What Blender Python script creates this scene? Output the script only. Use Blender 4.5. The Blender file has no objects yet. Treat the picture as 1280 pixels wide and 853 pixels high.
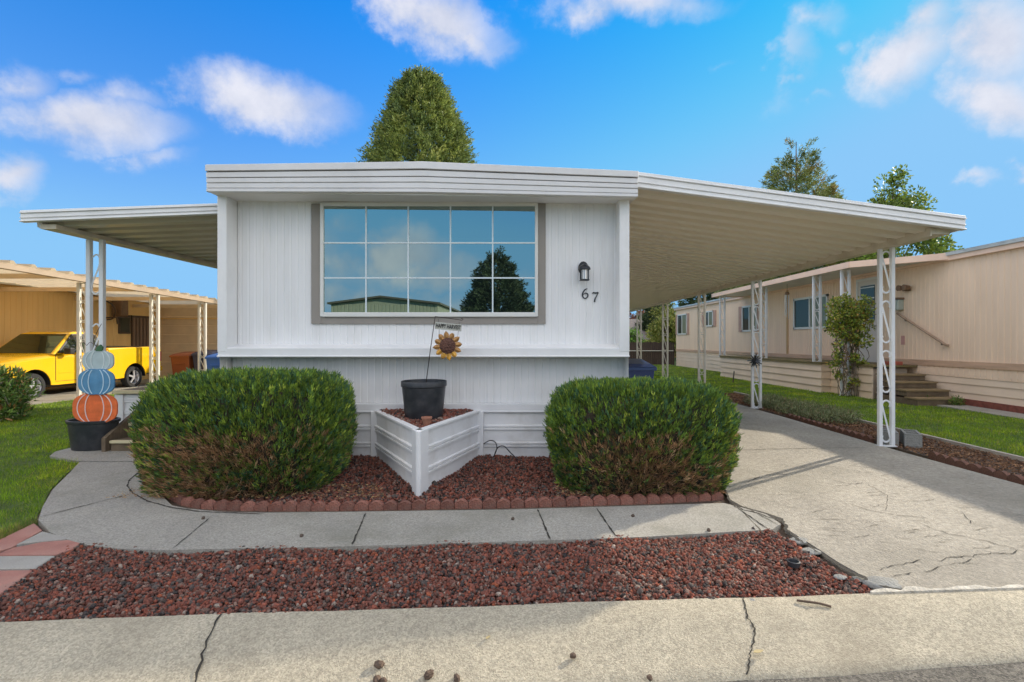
import bpy, math, random
import numpy as np
from mathutils import Vector, Matrix, noise
from mathutils.geometry import tessellate_polygon

random.seed(7); RNG = np.random.default_rng(11)
R = math.radians
scene = bpy.context.scene
COL = scene.collection
H = 1.456; F = 620.0; CX = 655.0; CY = 423.0

def W(px, py, Y):                      # point at depth Y
    return Vector(((px-CX)/F*Y, Y, H-(py-CY)/F*Y))
def G(px, py, z=0.0):                  # point on level z
    Y = (H-z)*F/(py-CY)
    return Vector(((px-CX)/F*Y, Y, z))
def zg(Y):                             # the plot falls gently towards the back
    return -0.012*min(max(Y-9.0, 0.0), 26.0)

# ------------------------------------------------------------------ materials
def _n(nt, t, **kw):
    n = nt.nodes.new(t)
    for k, v in kw.items(): setattr(n, k, v)
    return n
def mat(name, c, rough=.6, metal=0., var=.08, vscale=3., bump=0., bscale=60., spec=.5, coat=0.,
        speck=0., sscale=200., stain=None, stain_amt=0., stain_scale=1.5, stretch=None, attr=False, trans=0., emit=None, agg=0., aggscale=140., objrand=0.):
    m = bpy.data.materials.new(name); m.use_nodes = True
    nt = m.node_tree; L = nt.links
    b = nt.nodes['Principled BSDF']
    b.inputs['Roughness'].default_value = rough
    b.inputs['Metallic'].default_value = metal
    b.inputs['Specular IOR Level'].default_value = spec
    b.inputs['Coat Weight'].default_value = coat
    tc = _n(nt, 'ShaderNodeTexCoord'); co = tc.outputs['Object']
    if stretch:
        mp = _n(nt, 'ShaderNodeMapping'); mp.inputs['Scale'].default_value = stretch
        L.new(co, mp.inputs['Vector']); co2 = mp.outputs['Vector']
    else: co2 = co
    if attr:
        at = _n(nt, 'ShaderNodeAttribute', attribute_name='Col'); col = at.outputs['Color']
    else:
        rg = _n(nt, 'ShaderNodeRGB'); rg.outputs[0].default_value = (*c, 1); col = rg.outputs[0]
    def mul(col, fac_out, lo, hi):
        mr = _n(nt, 'ShaderNodeMapRange'); mr.inputs['From Min'].default_value = .3; mr.inputs['From Max'].default_value = .7
        mr.inputs['To Min'].default_value = lo; mr.inputs['To Max'].default_value = hi
        L.new(fac_out, mr.inputs['Value'])
        vm = _n(nt, 'ShaderNodeVectorMath', operation='SCALE')
        L.new(col, vm.inputs[0]); L.new(mr.outputs[0], vm.inputs['Scale'])
        return vm.outputs[0]
    if var:
        nz = _n(nt, 'ShaderNodeTexNoise'); nz.inputs['Scale'].default_value = vscale; nz.inputs['Detail'].default_value = 6
        L.new(co2, nz.inputs['Vector']); col = mul(col, nz.outputs['Fac'], 1-var, 1+var)
    if speck:
        nz = _n(nt, 'ShaderNodeTexNoise'); nz.inputs['Scale'].default_value = sscale; nz.inputs['Detail'].default_value = 3
        L.new(co, nz.inputs['Vector']); col = mul(col, nz.outputs['Fac'], 1-speck, 1+speck)
    if objrand:
        oi = _n(nt, 'ShaderNodeObjectInfo'); mr = _n(nt, 'ShaderNodeMapRange'); mr.inputs['To Min'].default_value = 1-objrand; mr.inputs['To Max'].default_value = 1+objrand; L.new(oi.outputs['Random'], mr.inputs['Value'])
        vm = _n(nt, 'ShaderNodeVectorMath', operation='SCALE'); L.new(col, vm.inputs[0]); L.new(mr.outputs[0], vm.inputs['Scale']); col = vm.outputs[0]
    if agg:      # exposed aggregate: little stones of different tone
        vo = _n(nt, 'ShaderNodeTexVoronoi'); vo.inputs['Scale'].default_value = aggscale; L.new(co, vo.inputs['Vector'])
        sp = _n(nt, 'ShaderNodeSeparateColor'); L.new(vo.outputs['Color'], sp.inputs[0])
        mr = _n(nt, 'ShaderNodeMapRange'); mr.inputs['To Min'].default_value = 1-agg; mr.inputs['To Max'].default_value = 1+agg; L.new(sp.outputs[0], mr.inputs['Value'])
        vm = _n(nt, 'ShaderNodeVectorMath', operation='SCALE'); L.new(col, vm.inputs[0]); L.new(mr.outputs[0], vm.inputs['Scale']); col = vm.outputs[0]
    if stain_amt:
        nz = _n(nt, 'ShaderNodeTexNoise'); nz.inputs['Scale'].default_value = stain_scale; nz.inputs['Detail'].default_value = 8
        nz.inputs['Roughness'].default_value = .65
        L.new(co2, nz.inputs['Vector'])
        mr = _n(nt, 'ShaderNodeMapRange'); mr.inputs['From Min'].default_value = .48; mr.inputs['From Max'].default_value = .72
        mr.inputs['To Max'].default_value = stain_amt
        L.new(nz.outputs['Fac'], mr.inputs['Value'])
        mx = _n(nt, 'ShaderNodeMixRGB'); L.new(mr.outputs[0], mx.inputs[0]); L.new(col, mx.inputs[1])
        mx.inputs[2].default_value = (*(stain or (.2, .17, .12)), 1); col = mx.outputs[0]
    L.new(col, b.inputs['Base Color'])
    if bump:
        nz = _n(nt, 'ShaderNodeTexNoise'); nz.inputs['Scale'].default_value = bscale; nz.inputs['Detail'].default_value = 5
        L.new(co2, nz.inputs['Vector'])
        bp = _n(nt, 'ShaderNodeBump'); bp.inputs['Strength'].default_value = min(bump, 1.); bp.inputs['Distance'].default_value = .01*max(1., bump)
        L.new(nz.outputs['Fac'], bp.inputs['Height']); L.new(bp.outputs[0], b.inputs['Normal'])
    if trans:
        tr = _n(nt, 'ShaderNodeBsdfTranslucent'); L.new(col, tr.inputs['Color'])
        ms = _n(nt, 'ShaderNodeMixShader'); ms.inputs[0].default_value = trans
        L.new(b.outputs[0], ms.inputs[1]); L.new(tr.outputs[0], ms.inputs[2])
        L.new(ms.outputs[0], nt.nodes['Material Output'].inputs['Surface'])
    if emit:
        b.inputs['Emission Color'].default_value = (*emit, 1); b.inputs['Emission Strength'].default_value = 1
    return m

def glass_mat(name, refl, dark, mixf, rough=0.0):
    m = bpy.data.materials.new(name); m.use_nodes = True; nt = m.node_tree; L = nt.links
    nt.nodes.remove(nt.nodes['Principled BSDF'])
    g = _n(nt, 'ShaderNodeBsdfGlossy'); g.inputs['Color'].default_value = (*refl, 1); g.inputs['Roughness'].default_value = rough
    d = _n(nt, 'ShaderNodeBsdfDiffuse'); d.inputs['Color'].default_value = (*dark, 1)
    ms = _n(nt, 'ShaderNodeMixShader'); ms.inputs[0].default_value = mixf
    L.new(d.outputs[0], ms.inputs[1]); L.new(g.outputs[0], ms.inputs[2])
    L.new(ms.outputs[0], nt.nodes['Material Output'].inputs['Surface'])
    return m

M = {}
M['white'] = mat('white_siding', (.82, .81, .795), .42, var=.03, vscale=1.2, stretch=(3, 3, .5), stain=(.56, .53, .46), stain_amt=.22, stain_scale=2.2)
M['white_trim'] = mat('white_trim', (.83, .82, .80), .4, var=.04, vscale=2., stain=(.45, .43, .38), stain_amt=.12, stain_scale=5.)
M['white_skirt'] = mat('white_skirting', (.84, .83, .81), .45, var=.06, vscale=2., stain=(.45, .40, .33), stain_amt=.4, stain_scale=3.)
M['fascia'] = mat('fascia_paint', (.76, .745, .73), .45, var=.05, vscale=1.5, stain=(.5, .48, .44), stain_amt=.2, stain_scale=4.)
M['soffit'] = mat('soffit_paint', (.78, .76, .72), .6, var=.06, vscale=2.)
M['gap'] = mat('dark_gap', (.05, .045, .04), .9)
M['taupe'] = mat('taupe_trim', (.30, .27, .235), .6, var=.05)
M['frame'] = mat('window_frame_vinyl', (.74, .73, .68), .35, var=.03)
M['muntin'] = mat('muntin_white', (.7, .78, .8), .4, var=0)
M['pane'] = glass_mat('window_glass', (.45, .57, .54), (.02, .03, .028), .75)
M['pane_dim'] = glass_mat('dim_glass', (.42, .45, .40), (.05, .055, .045), .15)
M['pane_curtain'] = glass_mat('curtained_glass', (.4, .42, .38), (.23, .25, .17), .12)
M['black'] = mat('black_iron', (.018, .02, .024), .4, var=.1)
M['clear'] = glass_mat('lantern_glass', (.8, .8, .8), (.42, .42, .40), .3, .05)
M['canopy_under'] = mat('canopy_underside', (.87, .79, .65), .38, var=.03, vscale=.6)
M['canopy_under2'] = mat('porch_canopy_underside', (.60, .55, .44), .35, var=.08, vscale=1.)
M['beam'] = mat('canopy_beam', (.66, .58, .44), .5, var=.08, vscale=3., stain=(.26, .17, .10), stain_amt=.4, stain_scale=2.)
M['post'] = mat('white_post', (.76, .765, .76), .4, var=.05, vscale=4., stain=(.45, .4, .32), stain_amt=.2, stain_scale=8.)
M['post_cream'] = mat('cream_post', (.72, .68, .58), .45, var=.05, vscale=4., stain=(.4, .33, .22), stain_amt=.3, stain_scale=8.)
M['roof_top'] = mat('roof_coat', (.6, .6, .58), .6, var=.1)
M['concrete'] = mat('walk_concrete', (.325, .305, .26), .88, var=.10, vscale=1.3, agg=.20, aggscale=120., speck=.15, sscale=60., bump=.5, bscale=220., stain=(.17, .165, .12), stain_amt=.6, stain_scale=1.6)
M['drive'] = mat('driveway_concrete', (.335, .30, .24), .88, var=.17, vscale=1.2, agg=.15, aggscale=75., speck=.16, sscale=22., bump=1., bscale=70., stain=(.21, .19, .145), stain_amt=.7, stain_scale=.8)
M['kerb'] = mat('kerb_concrete', (.435, .38, .275), .9, var=.14, vscale=1.1, agg=.26, aggscale=135., speck=.10, sscale=25., bump=.8, bscale=150., stain=(.25, .21, .145), stain_amt=.6, stain_scale=1.0)
M['crack'] = mat('crack_dirt', (.035, .03, .022), .95)
M['joint'] = mat('joint_dirt', (.10, .085, .06), .95)
M['patch'] = mat('pale_mortar', (.52, .48, .40), .9, var=.25, vscale=14., bump=2., bscale=50.)
M['asphalt'] = mat('asphalt', (.15, .135, .11), .9, var=.15, vscale=2., agg=.5, aggscale=90., bump=2., bscale=110.)
M['soil'] = mat('soil', (.10, .07, .048), .95, var=.3, vscale=8., bump=1., bscale=30.)
M['grass_base'] = mat('grass_thatch', (.075, .115, .022), .95, var=.35, vscale=6., bump=1., bscale=80.)
M['grass'] = mat('grass_blades', (0, 0, 0), .55, var=.0, attr=True, trans=.3, spec=.3)
M['leaf'] = mat('leaves', (0, 0, 0), .5, var=.0, attr=True, trans=.22, spec=.35)
M['needle'] = mat('needles', (0, 0, 0), .6, var=.0, attr=True, trans=.12, spec=.25)
M['rock'] = mat('lava_rock', (0, 0, 0), .9, var=.25, vscale=60., attr=True, bump=1.5, bscale=150., spec=.3)
M['bush_core'] = mat('bush_inner_twigs', (.05, .04, .024), .95, var=.5, vscale=20., bump=2., bscale=30.)
M['bark'] = mat('bark', (.12, .08, .055), .95, var=.3, vscale=10., bump=2., bscale=25.)
M['terracotta'] = mat('terracotta_edging', (.28, .115, .08), .9, var=.22, vscale=9., speck=.3, sscale=90., bump=1.5, bscale=70., stain=(.16, .125, .10), stain_amt=.7, stain_scale=9., objrand=.28)
M['brown_brick'] = mat('brown_edging', (.16, .075, .05), .9, var=.2, vscale=12., bump=1., bscale=80.)
M['paver_red'] = mat('red_paver', (.37, .165, .125), .85, var=.16, vscale=6., speck=.12, sscale=150., bump=.6, bscale=150., stain=(.3, .25, .2), stain_amt=.35, stain_scale=5.)
M['paver_grey'] = mat('grey_paver', (.34, .32, .28), .85, var=.1, vscale=6., speck=.15, sscale=150., bump=.6, bscale=150.)
M['pot'] = mat('black_plastic', (.03, .033, .038), .42, var=.25, vscale=9., stain=(.12, .11, .1), stain_amt=.25, stain_scale=9.)
M['clay'] = mat('clay_pot', (.36, .16, .10), .85, var=.2, vscale=20.)
M['rust_wire'] = mat('iron_wire', (.07, .055, .05), .6, metal=.5)
M['board'] = mat('sign_board', (.47, .47, .41), .7, var=.15, vscale=20.)
M['ink'] = mat('sign_lettering', (.03, .028, .025), .7)
M['petal'] = mat('sunflower_petal', (.58, .30, .045), .45, var=.35, vscale=25., metal=.2)
M['petal2'] = mat('weathered_petal', (.42, .22, .07), .5, var=.35, vscale=25., metal=.2)
M['disc'] = mat('sunflower_disc', (.13, .055, .035), .7, var=.4, vscale=50., bump=3., bscale=60.)
M['pump_o'] = mat('orange_pumpkin_paint', (.78, .155, .035), .6, var=.2, vscale=9., stain=(.5, .09, .03), stain_amt=.5, stain_scale=8.)
M['pump_b'] = mat('blue_pumpkin_paint', (.085, .25, .42), .6, var=.2, vscale=9., stain=(.2, .35, .48), stain_amt=.4, stain_scale=8.)
M['pump_w'] = mat('pale_pumpkin_paint', (.45, .54, .54), .6, var=.1, vscale=9.)
M['line_w'] = mat('pumpkin_rib_paint', (.82, .66, .62), .6, var=.1)
M['line_b'] = mat('pumpkin_blue_rib_paint', (.52, .68, .78), .6, var=.1)
M['line_g'] = mat('pumpkin_grey_rib_paint', (.62, .68, .68), .6, var=.1)
M['stem_g'] = mat('green_stem', (.045, .13, .05), .6)
M['deckwood'] = mat('old_deck_wood', (.16, .115, .07), .85, var=.25, vscale=6., stretch=(1, 8, 1), bump=1., bscale=30.)
M['nosing'] = mat('cream_nosing', (.58, .5, .3), .7, var=.1)
M['tan_wall'] = mat('tan_siding', (.86, .56, .22), .6, var=.06, vscale=1.2, stretch=(2, 2, .4))
M['tan_dark'] = mat('tan_panel', (.78, .58, .36), .6, var=.06)
M['pink_wall'] = mat('peach_siding', (.90, .665, .47), .55, var=.05, vscale=1.2, stretch=(2, 2, .4), stain=(.6, .42, .28), stain_amt=.2, stain_scale=1.5)
M['pink_trim'] = mat('peach_trim', (.86, .60, .44), .5, var=.06)
M['cream_skirt'] = mat('cream_skirting', (.82, .64, .47), .55, var=.06, stain=(.45, .33, .2), stain_amt=.25)
M['galv'] = mat('galvanised_roof', (.55, .55, .52), .4, metal=.3, var=.15, vscale=4.)
M['brownmetal'] = mat('dark_brown_metal', (.09, .06, .04), .6, var=.1)
M['yellow'] = mat('yellow_car_paint', (.93, .52, .008), .25, var=.0, coat=.8)
M['tyre'] = mat('tyre_rubber', (.025, .025, .025), .85, var=.1)
M['rim'] = mat('alloy_rim', (.62, .62, .64), .3, metal=.5, var=.05)
M['carblack'] = mat('black_car_trim', (.025, .025, .025), .5)
M['windscreen'] = glass_mat('windscreen_glass', (.5, .6, .4), (.03, .03, .02), .28)
M['sideglass'] = glass_mat('side_glass', (.75, .8, .8), (.1, .1, .1), .6)
M['taillight'] = mat('red_lens', (.5, .03, .015), .25, coat=.6)
M['headlight'] = mat('clear_lens', (.7, .7, .68), .15, coat=.6)
M['bin_o'] = mat('rust_brown_bin_plastic', (.27, .07, .02), .5, var=.08)
M['bin_d'] = mat('dark_bin_plastic', (.045, .045, .075), .5, var=.08)
M['bin_b'] = mat('blue_bin_plastic', (.03, .12, .38), .45, var=.08)
M['bin_n'] = mat('navy_bin_plastic', (.02, .045, .15), .4, var=.08)
M['bin_lid'] = mat('navy_lid_plastic', (.03, .065, .19), .35, var=.08)
M['fence'] = mat('old_fence_wood', (.085, .055, .042), .9, var=.3, vscale=4., stretch=(6, 1, .6))
M['grey_roof'] = mat('grey_shingles', (.19, .16, .145), .9, var=.15, vscale=4., bump=1., bscale=20.)
M['mulch'] = mat('bark_mulch', (0, 0, 0), .9, var=.1, attr=True)
M['block'] = mat('concrete_block', (.27, .265, .24), .95, var=.12, vscale=9., bump=1.5, bscale=60.)
M['redbrick'] = mat('red_brick', (.38, .10, .06), .85, var=.12, vscale=10.)
M['metalwall'] = mat('tan_metal_wall', (.36, .35, .25), .6, var=.05)
M['timber'] = mat('worn_handrail', (.36, .24, .16), .7, var=.15)
M['door'] = mat('white_door', (.68, .62, .54), .5, var=.04)
M['mail'] = mat('mailbox_metal', (.45, .48, .40), .5, var=.1)
M['chime'] = mat('chime_metal', (.55, .55, .52), .35, metal=.5)
M['stone'] = mat('river_stone', (.33, .31, .29), .8, var=.2, vscale=20.)
M['shutter'] = mat('brown_pink_shutter', (.50, .30, .22), .6, var=.1)
M['brownbox'] = mat('brown_unit', (.22, .13, .075), .6, var=.2)

# ------------------------------------------------------------------ object helpers
def setp(o, label=None, cat=None, group=None, kind=None):
    if label: o['label'] = label
    if cat: o['category'] = cat
    if group: o['group'] = group
    if kind: o['kind'] = kind
    return o
def thing(name, label, cat, loc, group=None):
    o = bpy.data.objects.new(name, None); COL.objects.link(o); o.location = loc
    o.empty_display_size = .1
    o['wloc'] = tuple(loc)
    return setp(o, label, cat, group)
def wl(o):
    v = Vector((0, 0, 0))
    while o is not None: v = v + o.location; o = o.parent
    return v
def copy_tree(o, parent=None):
    c = o.copy(); COL.objects.link(c); c.parent = parent
    for ch in list(o.children): copy_tree(ch, c)
    return c

class MB:
    def __init__(s): s.v = []; s.f = []; s.m = []
    def face(s, pts, mi=0):
        i = len(s.v); s.v += [tuple(p) for p in pts]; s.f.append(tuple(range(i, i+len(pts)))); s.m.append(mi)
    def mesh(s, vs, fs, mi=0):
        i = len(s.v); s.v += [tuple(p) for p in vs]
        for f in fs: s.f.append(tuple(i+k for k in f)); s.m.append(mi)
    def hexa(s, b, t, mi=0):     # bottom 4, top 4 (same order)
        s.mesh(list(b)+list(t), [(3,2,1,0),(4,5,6,7),(0,1,5,4),(1,2,6,5),(2,3,7,6),(3,0,4,7)], mi)
    def box(s, x0, x1, y0, y1, z0, z1, mi=0):
        s.hexa([(x0,y0,z0),(x1,y0,z0),(x1,y1,z0),(x0,y1,z0)], [(x0,y0,z1),(x1,y0,z1),(x1,y1,z1),(x0,y1,z1)], mi)
    def bar(s, p, q, w, h, mi=0, up=(0,0,1)):
        p = Vector(p); q = Vector(q); d = (q-p).normalized(); u = Vector(up)
        if abs(d.dot(u)) > .98: u = Vector((0,1,0))
        a = d.cross(u).normalized()*w/2; b = a.cross(d).normalized()*h/2
        s.hexa([p-a-b, p+a-b, p+a+b, p-a+b], [q-a-b, q+a-b, q+a+b, q-a+b], mi)
    def tube(s, pts, r, n=8, mi=0, cap=True):
        pts = [Vector(p) for p in pts]; N = len(pts)
        rs = r if isinstance(r, (list, tuple)) else [r]*N
        base = len(s.v); prev = None
        for i, p in enumerate(pts):
            d = (pts[min(i+1, N-1)]-pts[max(i-1, 0)]).normalized()
            if prev is None:
                u = Vector((0,0,1)) if abs(d.z) < .9 else Vector((0,1,0))
                a = d.cross(u).normalized()
            else:
                a = (prev - d*prev.dot(d))
                a = a.normalized() if a.length > 1e-6 else d.orthogonal().normalized()
            prev = a; b = d.cross(a)
            for k in range(n):
                t = 2*math.pi*k/n; s.v.append(tuple(p+(a*math.cos(t)+b*math.sin(t))*rs[i]))
        for i in range(N-1):
            for k in range(n):
                s.f.append((base+i*n+k, base+i*n+(k+1)%n, base+(i+1)*n+(k+1)%n, base+(i+1)*n+k)); s.m.append(mi)
        if cap:
            s.f.append(tuple(base+k for k in range(n))[::-1]); s.m.append(mi)
            s.f.append(tuple(base+(N-1)*n+k for k in range(n))); s.m.append(mi)
    def lathe(s, prof, c, n=32, mi=0, sx=1., sy=1., axis='z', cap=True):
        base = len(s.v); c = Vector(c)
        for (r, z) in prof:
            for k in range(n):
                t = 2*math.pi*k/n; a, b = r*math.cos(t)*sx, r*math.sin(t)*sy
                o = Vector((a, b, z)) if axis == 'z' else (Vector((z, a, b)) if axis == 'x' else Vector((a, z, b)))
                s.v.append(tuple(c+o))
        for i in range(len(prof)-1):
            for k in range(n):
                s.f.append((base+i*n+k, base+i*n+(k+1)%n, base+(i+1)*n+(k+1)%n, base+(i+1)*n+k)); s.m.append(mi)
        for i in (0, len(prof)-1):
            if cap and prof[i][0] > 1e-4: s.f.append(tuple(base+i*n+k for k in range(n))); s.m.append(mi)
    def prism(s, poly, d, mi=0):      # planar polygon (3d points) pushed by d
        n = len(poly); P = [Vector(p) for p in poly]; Q = [p+Vector(d) for p in P]
        tri = tessellate_polygon([P]); vs = P+Q
        fs = [tuple(t) for t in tri]+[tuple(n+k for k in t[::-1]) for t in tri]
        fs += [(i, (i+1) % n, n+(i+1) % n, n+i) for i in range(n)]
        s.mesh(vs, fs, mi)
    def ribbed(s, A, u, v, nrm, prof, th=0.01, mi=0):
        """sheet from A spanned by u (profile runs along it) and v; prof = (distance along u, offset along nrm)"""
        A = Vector(A); v = Vector(v); nrm = Vector(nrm); ud = Vector(u).normalized()
        base = len(s.v); N = len(prof)
        for (a, o) in prof:
            p = A+ud*a+nrm*o; s.v.append(tuple(p)); s.v.append(tuple(p+v))
        for i in range(N-1):
            b = base+2*i; s.f.append((b, b+2, b+3, b+1)); s.m.append(mi)
    def build(s, name, m, parent=None, smooth=False, bevel=0., seg=1, subsurf=0, merge=False):
        me = bpy.data.meshes.new(name)
        off = wl(parent) if parent is not None else Vector((0, 0, 0))
        own = Vector((0, 0, 0))
        if parent is None and s.v:
            a = np.array(s.v); own = Vector(((a[:,0].min()+a[:,0].max())/2, (a[:,1].min()+a[:,1].max())/2, a[:,2].min()))
            off = own
        vs = [(x-off.x, y-off.y, z-off.z) for x, y, z in s.v]
        me.from_pydata(vs, [], s.f)
        ms = m if isinstance(m, (list, tuple)) else [m]
        for x in ms: me.materials.append(x)
        if len(ms) > 1: me.polygons.foreach_set('material_index', s.m)
        if smooth is True: me.polygons.foreach_set('use_smooth', [True]*len(me.polygons))
        me.validate()
        import bmesh
        bm = bmesh.new(); bm.from_mesh(me)
        if merge or subsurf or (bevel and not smooth): bmesh.ops.remove_doubles(bm, verts=bm.verts, dist=1e-5)
        bmesh.ops.recalc_face_normals(bm, faces=bm.faces)
        bm.to_mesh(me); bm.free()
        me.update()
        o = bpy.data.objects.new(name, me); COL.objects.link(o)
        o.location = own
        if parent is not None: o.parent = parent
        if smooth == 'auto':
            me.polygons.foreach_set('use_smooth', [True]*len(me.polygons)); me.set_sharp_from_angle(angle=R(35))
        if bevel:
            bv = o.modifiers.new('bevel', 'BEVEL'); bv.width = bevel; bv.segments = seg; bv.limit_method = 'ANGLE'; bv.angle_limit = R(40)
        if subsurf:
            ss = o.modifiers.new('sub', 'SUBSURF'); ss.levels = subsurf; ss.render_levels = subsurf
        return o

def np_mesh(name, verts, nper, m, parent=None, cols=None, loc=(0, 0, 0), smooth=False, faces=None):
    """verts (n,3). faces None: consecutive groups of nper vertices are one face each."""
    me = bpy.data.meshes.new(name); verts = np.asarray(verts, np.float32); n = len(verts)
    off = np.array(wl(parent) if parent is not None else Vector(loc), np.float32)
    me.vertices.add(n); me.vertices.foreach_set('co', (verts-off).ravel())
    if faces is None: idx = np.arange(n, dtype=np.int32); k = nper
    else: idx = np.asarray(faces, np.int32).ravel(); k = np.asarray(faces).shape[1]
    nf = len(idx)//k
    me.loops.add(len(idx)); me.loops.foreach_set('vertex_index', idx)
    me.polygons.add(nf); me.polygons.foreach_set('loop_start', np.arange(nf, dtype=np.int32)*k)
    try: me.polygons.foreach_set('loop_total', np.full(nf, k, np.int32))
    except Exception: pass
    if cols is not None:
        ca = me.color_attributes.new('Col', 'FLOAT_COLOR', 'POINT')
        c4 = np.ones((n, 4), np.float32); c4[:, :3] = cols; ca.data.foreach_set('color', c4.ravel())
    me.materials.append(m); me.update(calc_edges=True)
    o = bpy.data.objects.new(name, me); COL.objects.link(o)
    o.location = (0, 0, 0) if parent is not None else loc
    if parent is not None: o.parent = parent
    return o

def unit(a): return a/np.maximum(np.linalg.norm(a, axis=1, keepdims=True), 1e-9)
def kites(P, D, L, Wd, col, belly=.45):
    """leaf-like four-point blades. P base, D direction, L length, Wd width -> verts, colours"""
    n = len(P); rnd = RNG.normal(size=(n, 3)); S = unit(np.cross(D, rnd))
    L = np.broadcast_to(np.asarray(L), (n,))[:, None]; Wd = np.broadcast_to(np.asarray(Wd), (n,))[:, None]
    v = np.stack([P, P+D*L*belly+S*Wd/2, P+D*L, P+D*L*belly-S*Wd/2], 1).reshape(-1, 3)
    return v, np.repeat(col, 4, axis=0)
def palette(n, cols, w, jit=.18):
    cols = np.array(cols); k = RNG.choice(len(cols), size=n, p=np.array(w)/sum(w))
    return cols[k]*(1+RNG.uniform(-jit, jit, (n, 1)))
def inpoly(x, y, poly):
    poly = np.array([(p[0], p[1]) for p in poly]); ins = np.zeros(len(x), bool); j = len(poly)-1
    for i in range(len(poly)):
        xi, yi = poly[i]; xj, yj = poly[j]
        c = ((yi > y) != (yj > y)) & (x < (xj-xi)*(y-yi)/(yj-yi+1e-12)+xi); ins ^= c; j = i
    return ins
def scatter(poly, n, dens=None):
    a = np.array([(p[0], p[1]) for p in poly]); lo, hi = a.min(0), a.max(0); out = []
    tot = 0
    while tot < n:
        p = RNG.uniform(lo, hi, (max(n, 2000), 2)); p = p[inpoly(p[:, 0], p[:, 1], poly)]
        if dens is not None: p = p[RNG.uniform(size=len(p)) < dens(p)]
        out.append(p); tot += len(p)
    return np.concatenate(out)[:n]
def vnoise(P, sc):
    return np.array([noise.noise(Vector((p[0]*sc, p[1]*sc, p[2]*sc if len(p) > 2 else 0))) for p in P])
def slab(mb, poly, z1, th, mi=0):
    mb.prism([(p[0], p[1], z1) for p in poly], (0, 0, -th), mi)
def ribbon(mb, pts, w, z, mi=0, jag=0.):
    """thin jagged strip lying on a level; used for cracks and joints"""
    P = [Vector((p[0], p[1], 0)) for p in pts]; Q = []
    for i in range(len(P)-1):
        L = (P[i+1]-P[i]).length; k = max(1, int(L/.035)) if jag else 1
        for j in range(k):
            q = P[i].lerp(P[i+1], j/k)
            if jag and (i or j): q += Vector((random.uniform(-jag, jag), random.uniform(-jag, jag), 0))
            Q.append(q)
    Q.append(P[-1]); ww = []
    for i, q in enumerate(Q):
        d = (Q[min(i+1, len(Q)-1)]-Q[max(i-1, 0)]).normalized(); s = Vector((-d.y, d.x, 0))
        k = w/2*(random.uniform(.35, 1.4) if jag else 1)
        if jag and i in (0, len(Q)-1): k *= .1
        ww.append((q-s*k, q+s*k))
    for i in range(len(Q)-1):
        a, b = ww[i]; c, d = ww[i+1]
        mb.face([(a.x, a.y, z), (c.x, c.y, z), (d.x, d.y, z), (b.x, b.y, z)], mi)
def smooth_curve(pts, k=6):
    P = [Vector(p) for p in pts]; out = []
    for i in range(len(P)-1):
        p0 = P[max(i-1, 0)]; p1 = P[i]; p2 = P[i+1]; p3 = P[min(i+2, len(P)-1)]
        for j in range(k):
            t = j/k
            out.append(.5*((2*p1)+(p2-p0)*t+(2*p0-5*p1+4*p2-p3)*t*t+(3*p1-p0-3*p2+p3)*t**3))
    out.append(P[-1]); return out

# ------------------------------------------------------------------ ground, street, kerb
SK = .06                                  # the street runs slightly skew to the house
def kY(t, X): return t+SK*max(min(X, 40), -40)
mb = MB()
xs = [-300, -120, -40, -20, -10, -5, 0, 5, 10, 20, 40, 120, 300]
ts = [(-400, -.16), (-120, -.16), (-40, -.16), (1.9, -.16), (2.45, -.16), (2.66, -.03)]
rows = [[(x, kY(t, x), z) for x in xs] for t, z in ts]
for Y in (9, 15, 22, 35, 60, 120, 500): rows.append([(x, Y, zg(Y)-.03) for x in xs])
vs = [p for r in rows for p in r]; n = len(xs)
mb.mesh(vs, [(i*n+j, i*n+j+1, (i+1)*n+j+1, (i+1)*n+j) for i in range(len(rows)-1) for j in range(n-1)])
setp(mb.build('ground', M['grass_base']), kind='structure')
mb = MB()
mb.mesh([(-60, kY(-6.2, -60), -.12), (60, kY(-6.2, 60), -.12), (60, kY(2.55, 60), -.12), (-60, kY(2.55, -60), -.12)], [(0, 1, 2, 3)])
setp(mb.build('street', M['asphalt']), kind='structure')
# kerb: gently rolled slab
mb = MB(); prof = [(2.672, .022), (2.60, .020), (2.52, .012), (2.44, -.012), (2.34, -.05), (2.24, -.082), (2.20, -.095), (2.17, -.125), (2.17, -.3), (2.68, -.3)]
def kT(t, x): return 2.672-(2.672-t)*(2.672-(2.235+.03*(max(-3, min(3, x))-.75)))/.472 if t < 2.672 else t
kx = [-60, -20, -8]+[-6+.25*i for i in range(49)]+[8, 20, 60]
base = 0
vs = []; 
for x in kx:
    for (t, z) in prof: t = kT(t, x) if z > -.2 or t < 2.5 else t; vs.append((x, kY(t, x)+(.006*math.sin(x*3.1)+.004*math.sin(x*7.7)), z))
n = len(prof)
fs = [(i*n+j, i*n+(j+1) % n, (i+1)*n+(j+1) % n, (i+1)*n+j) for i in range(len(kx)-1) for j in range(n)]
mb.mesh(vs, fs)
def kz(t):
    pr = sorted([(a, b) for a, b in prof if b > -.2])
    for (a, za), (b, zb) in zip(pr, pr[1:]):
        if a <= t <= b: return za+(zb-za)*(t-a)/(b-a)
    return .022
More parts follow.
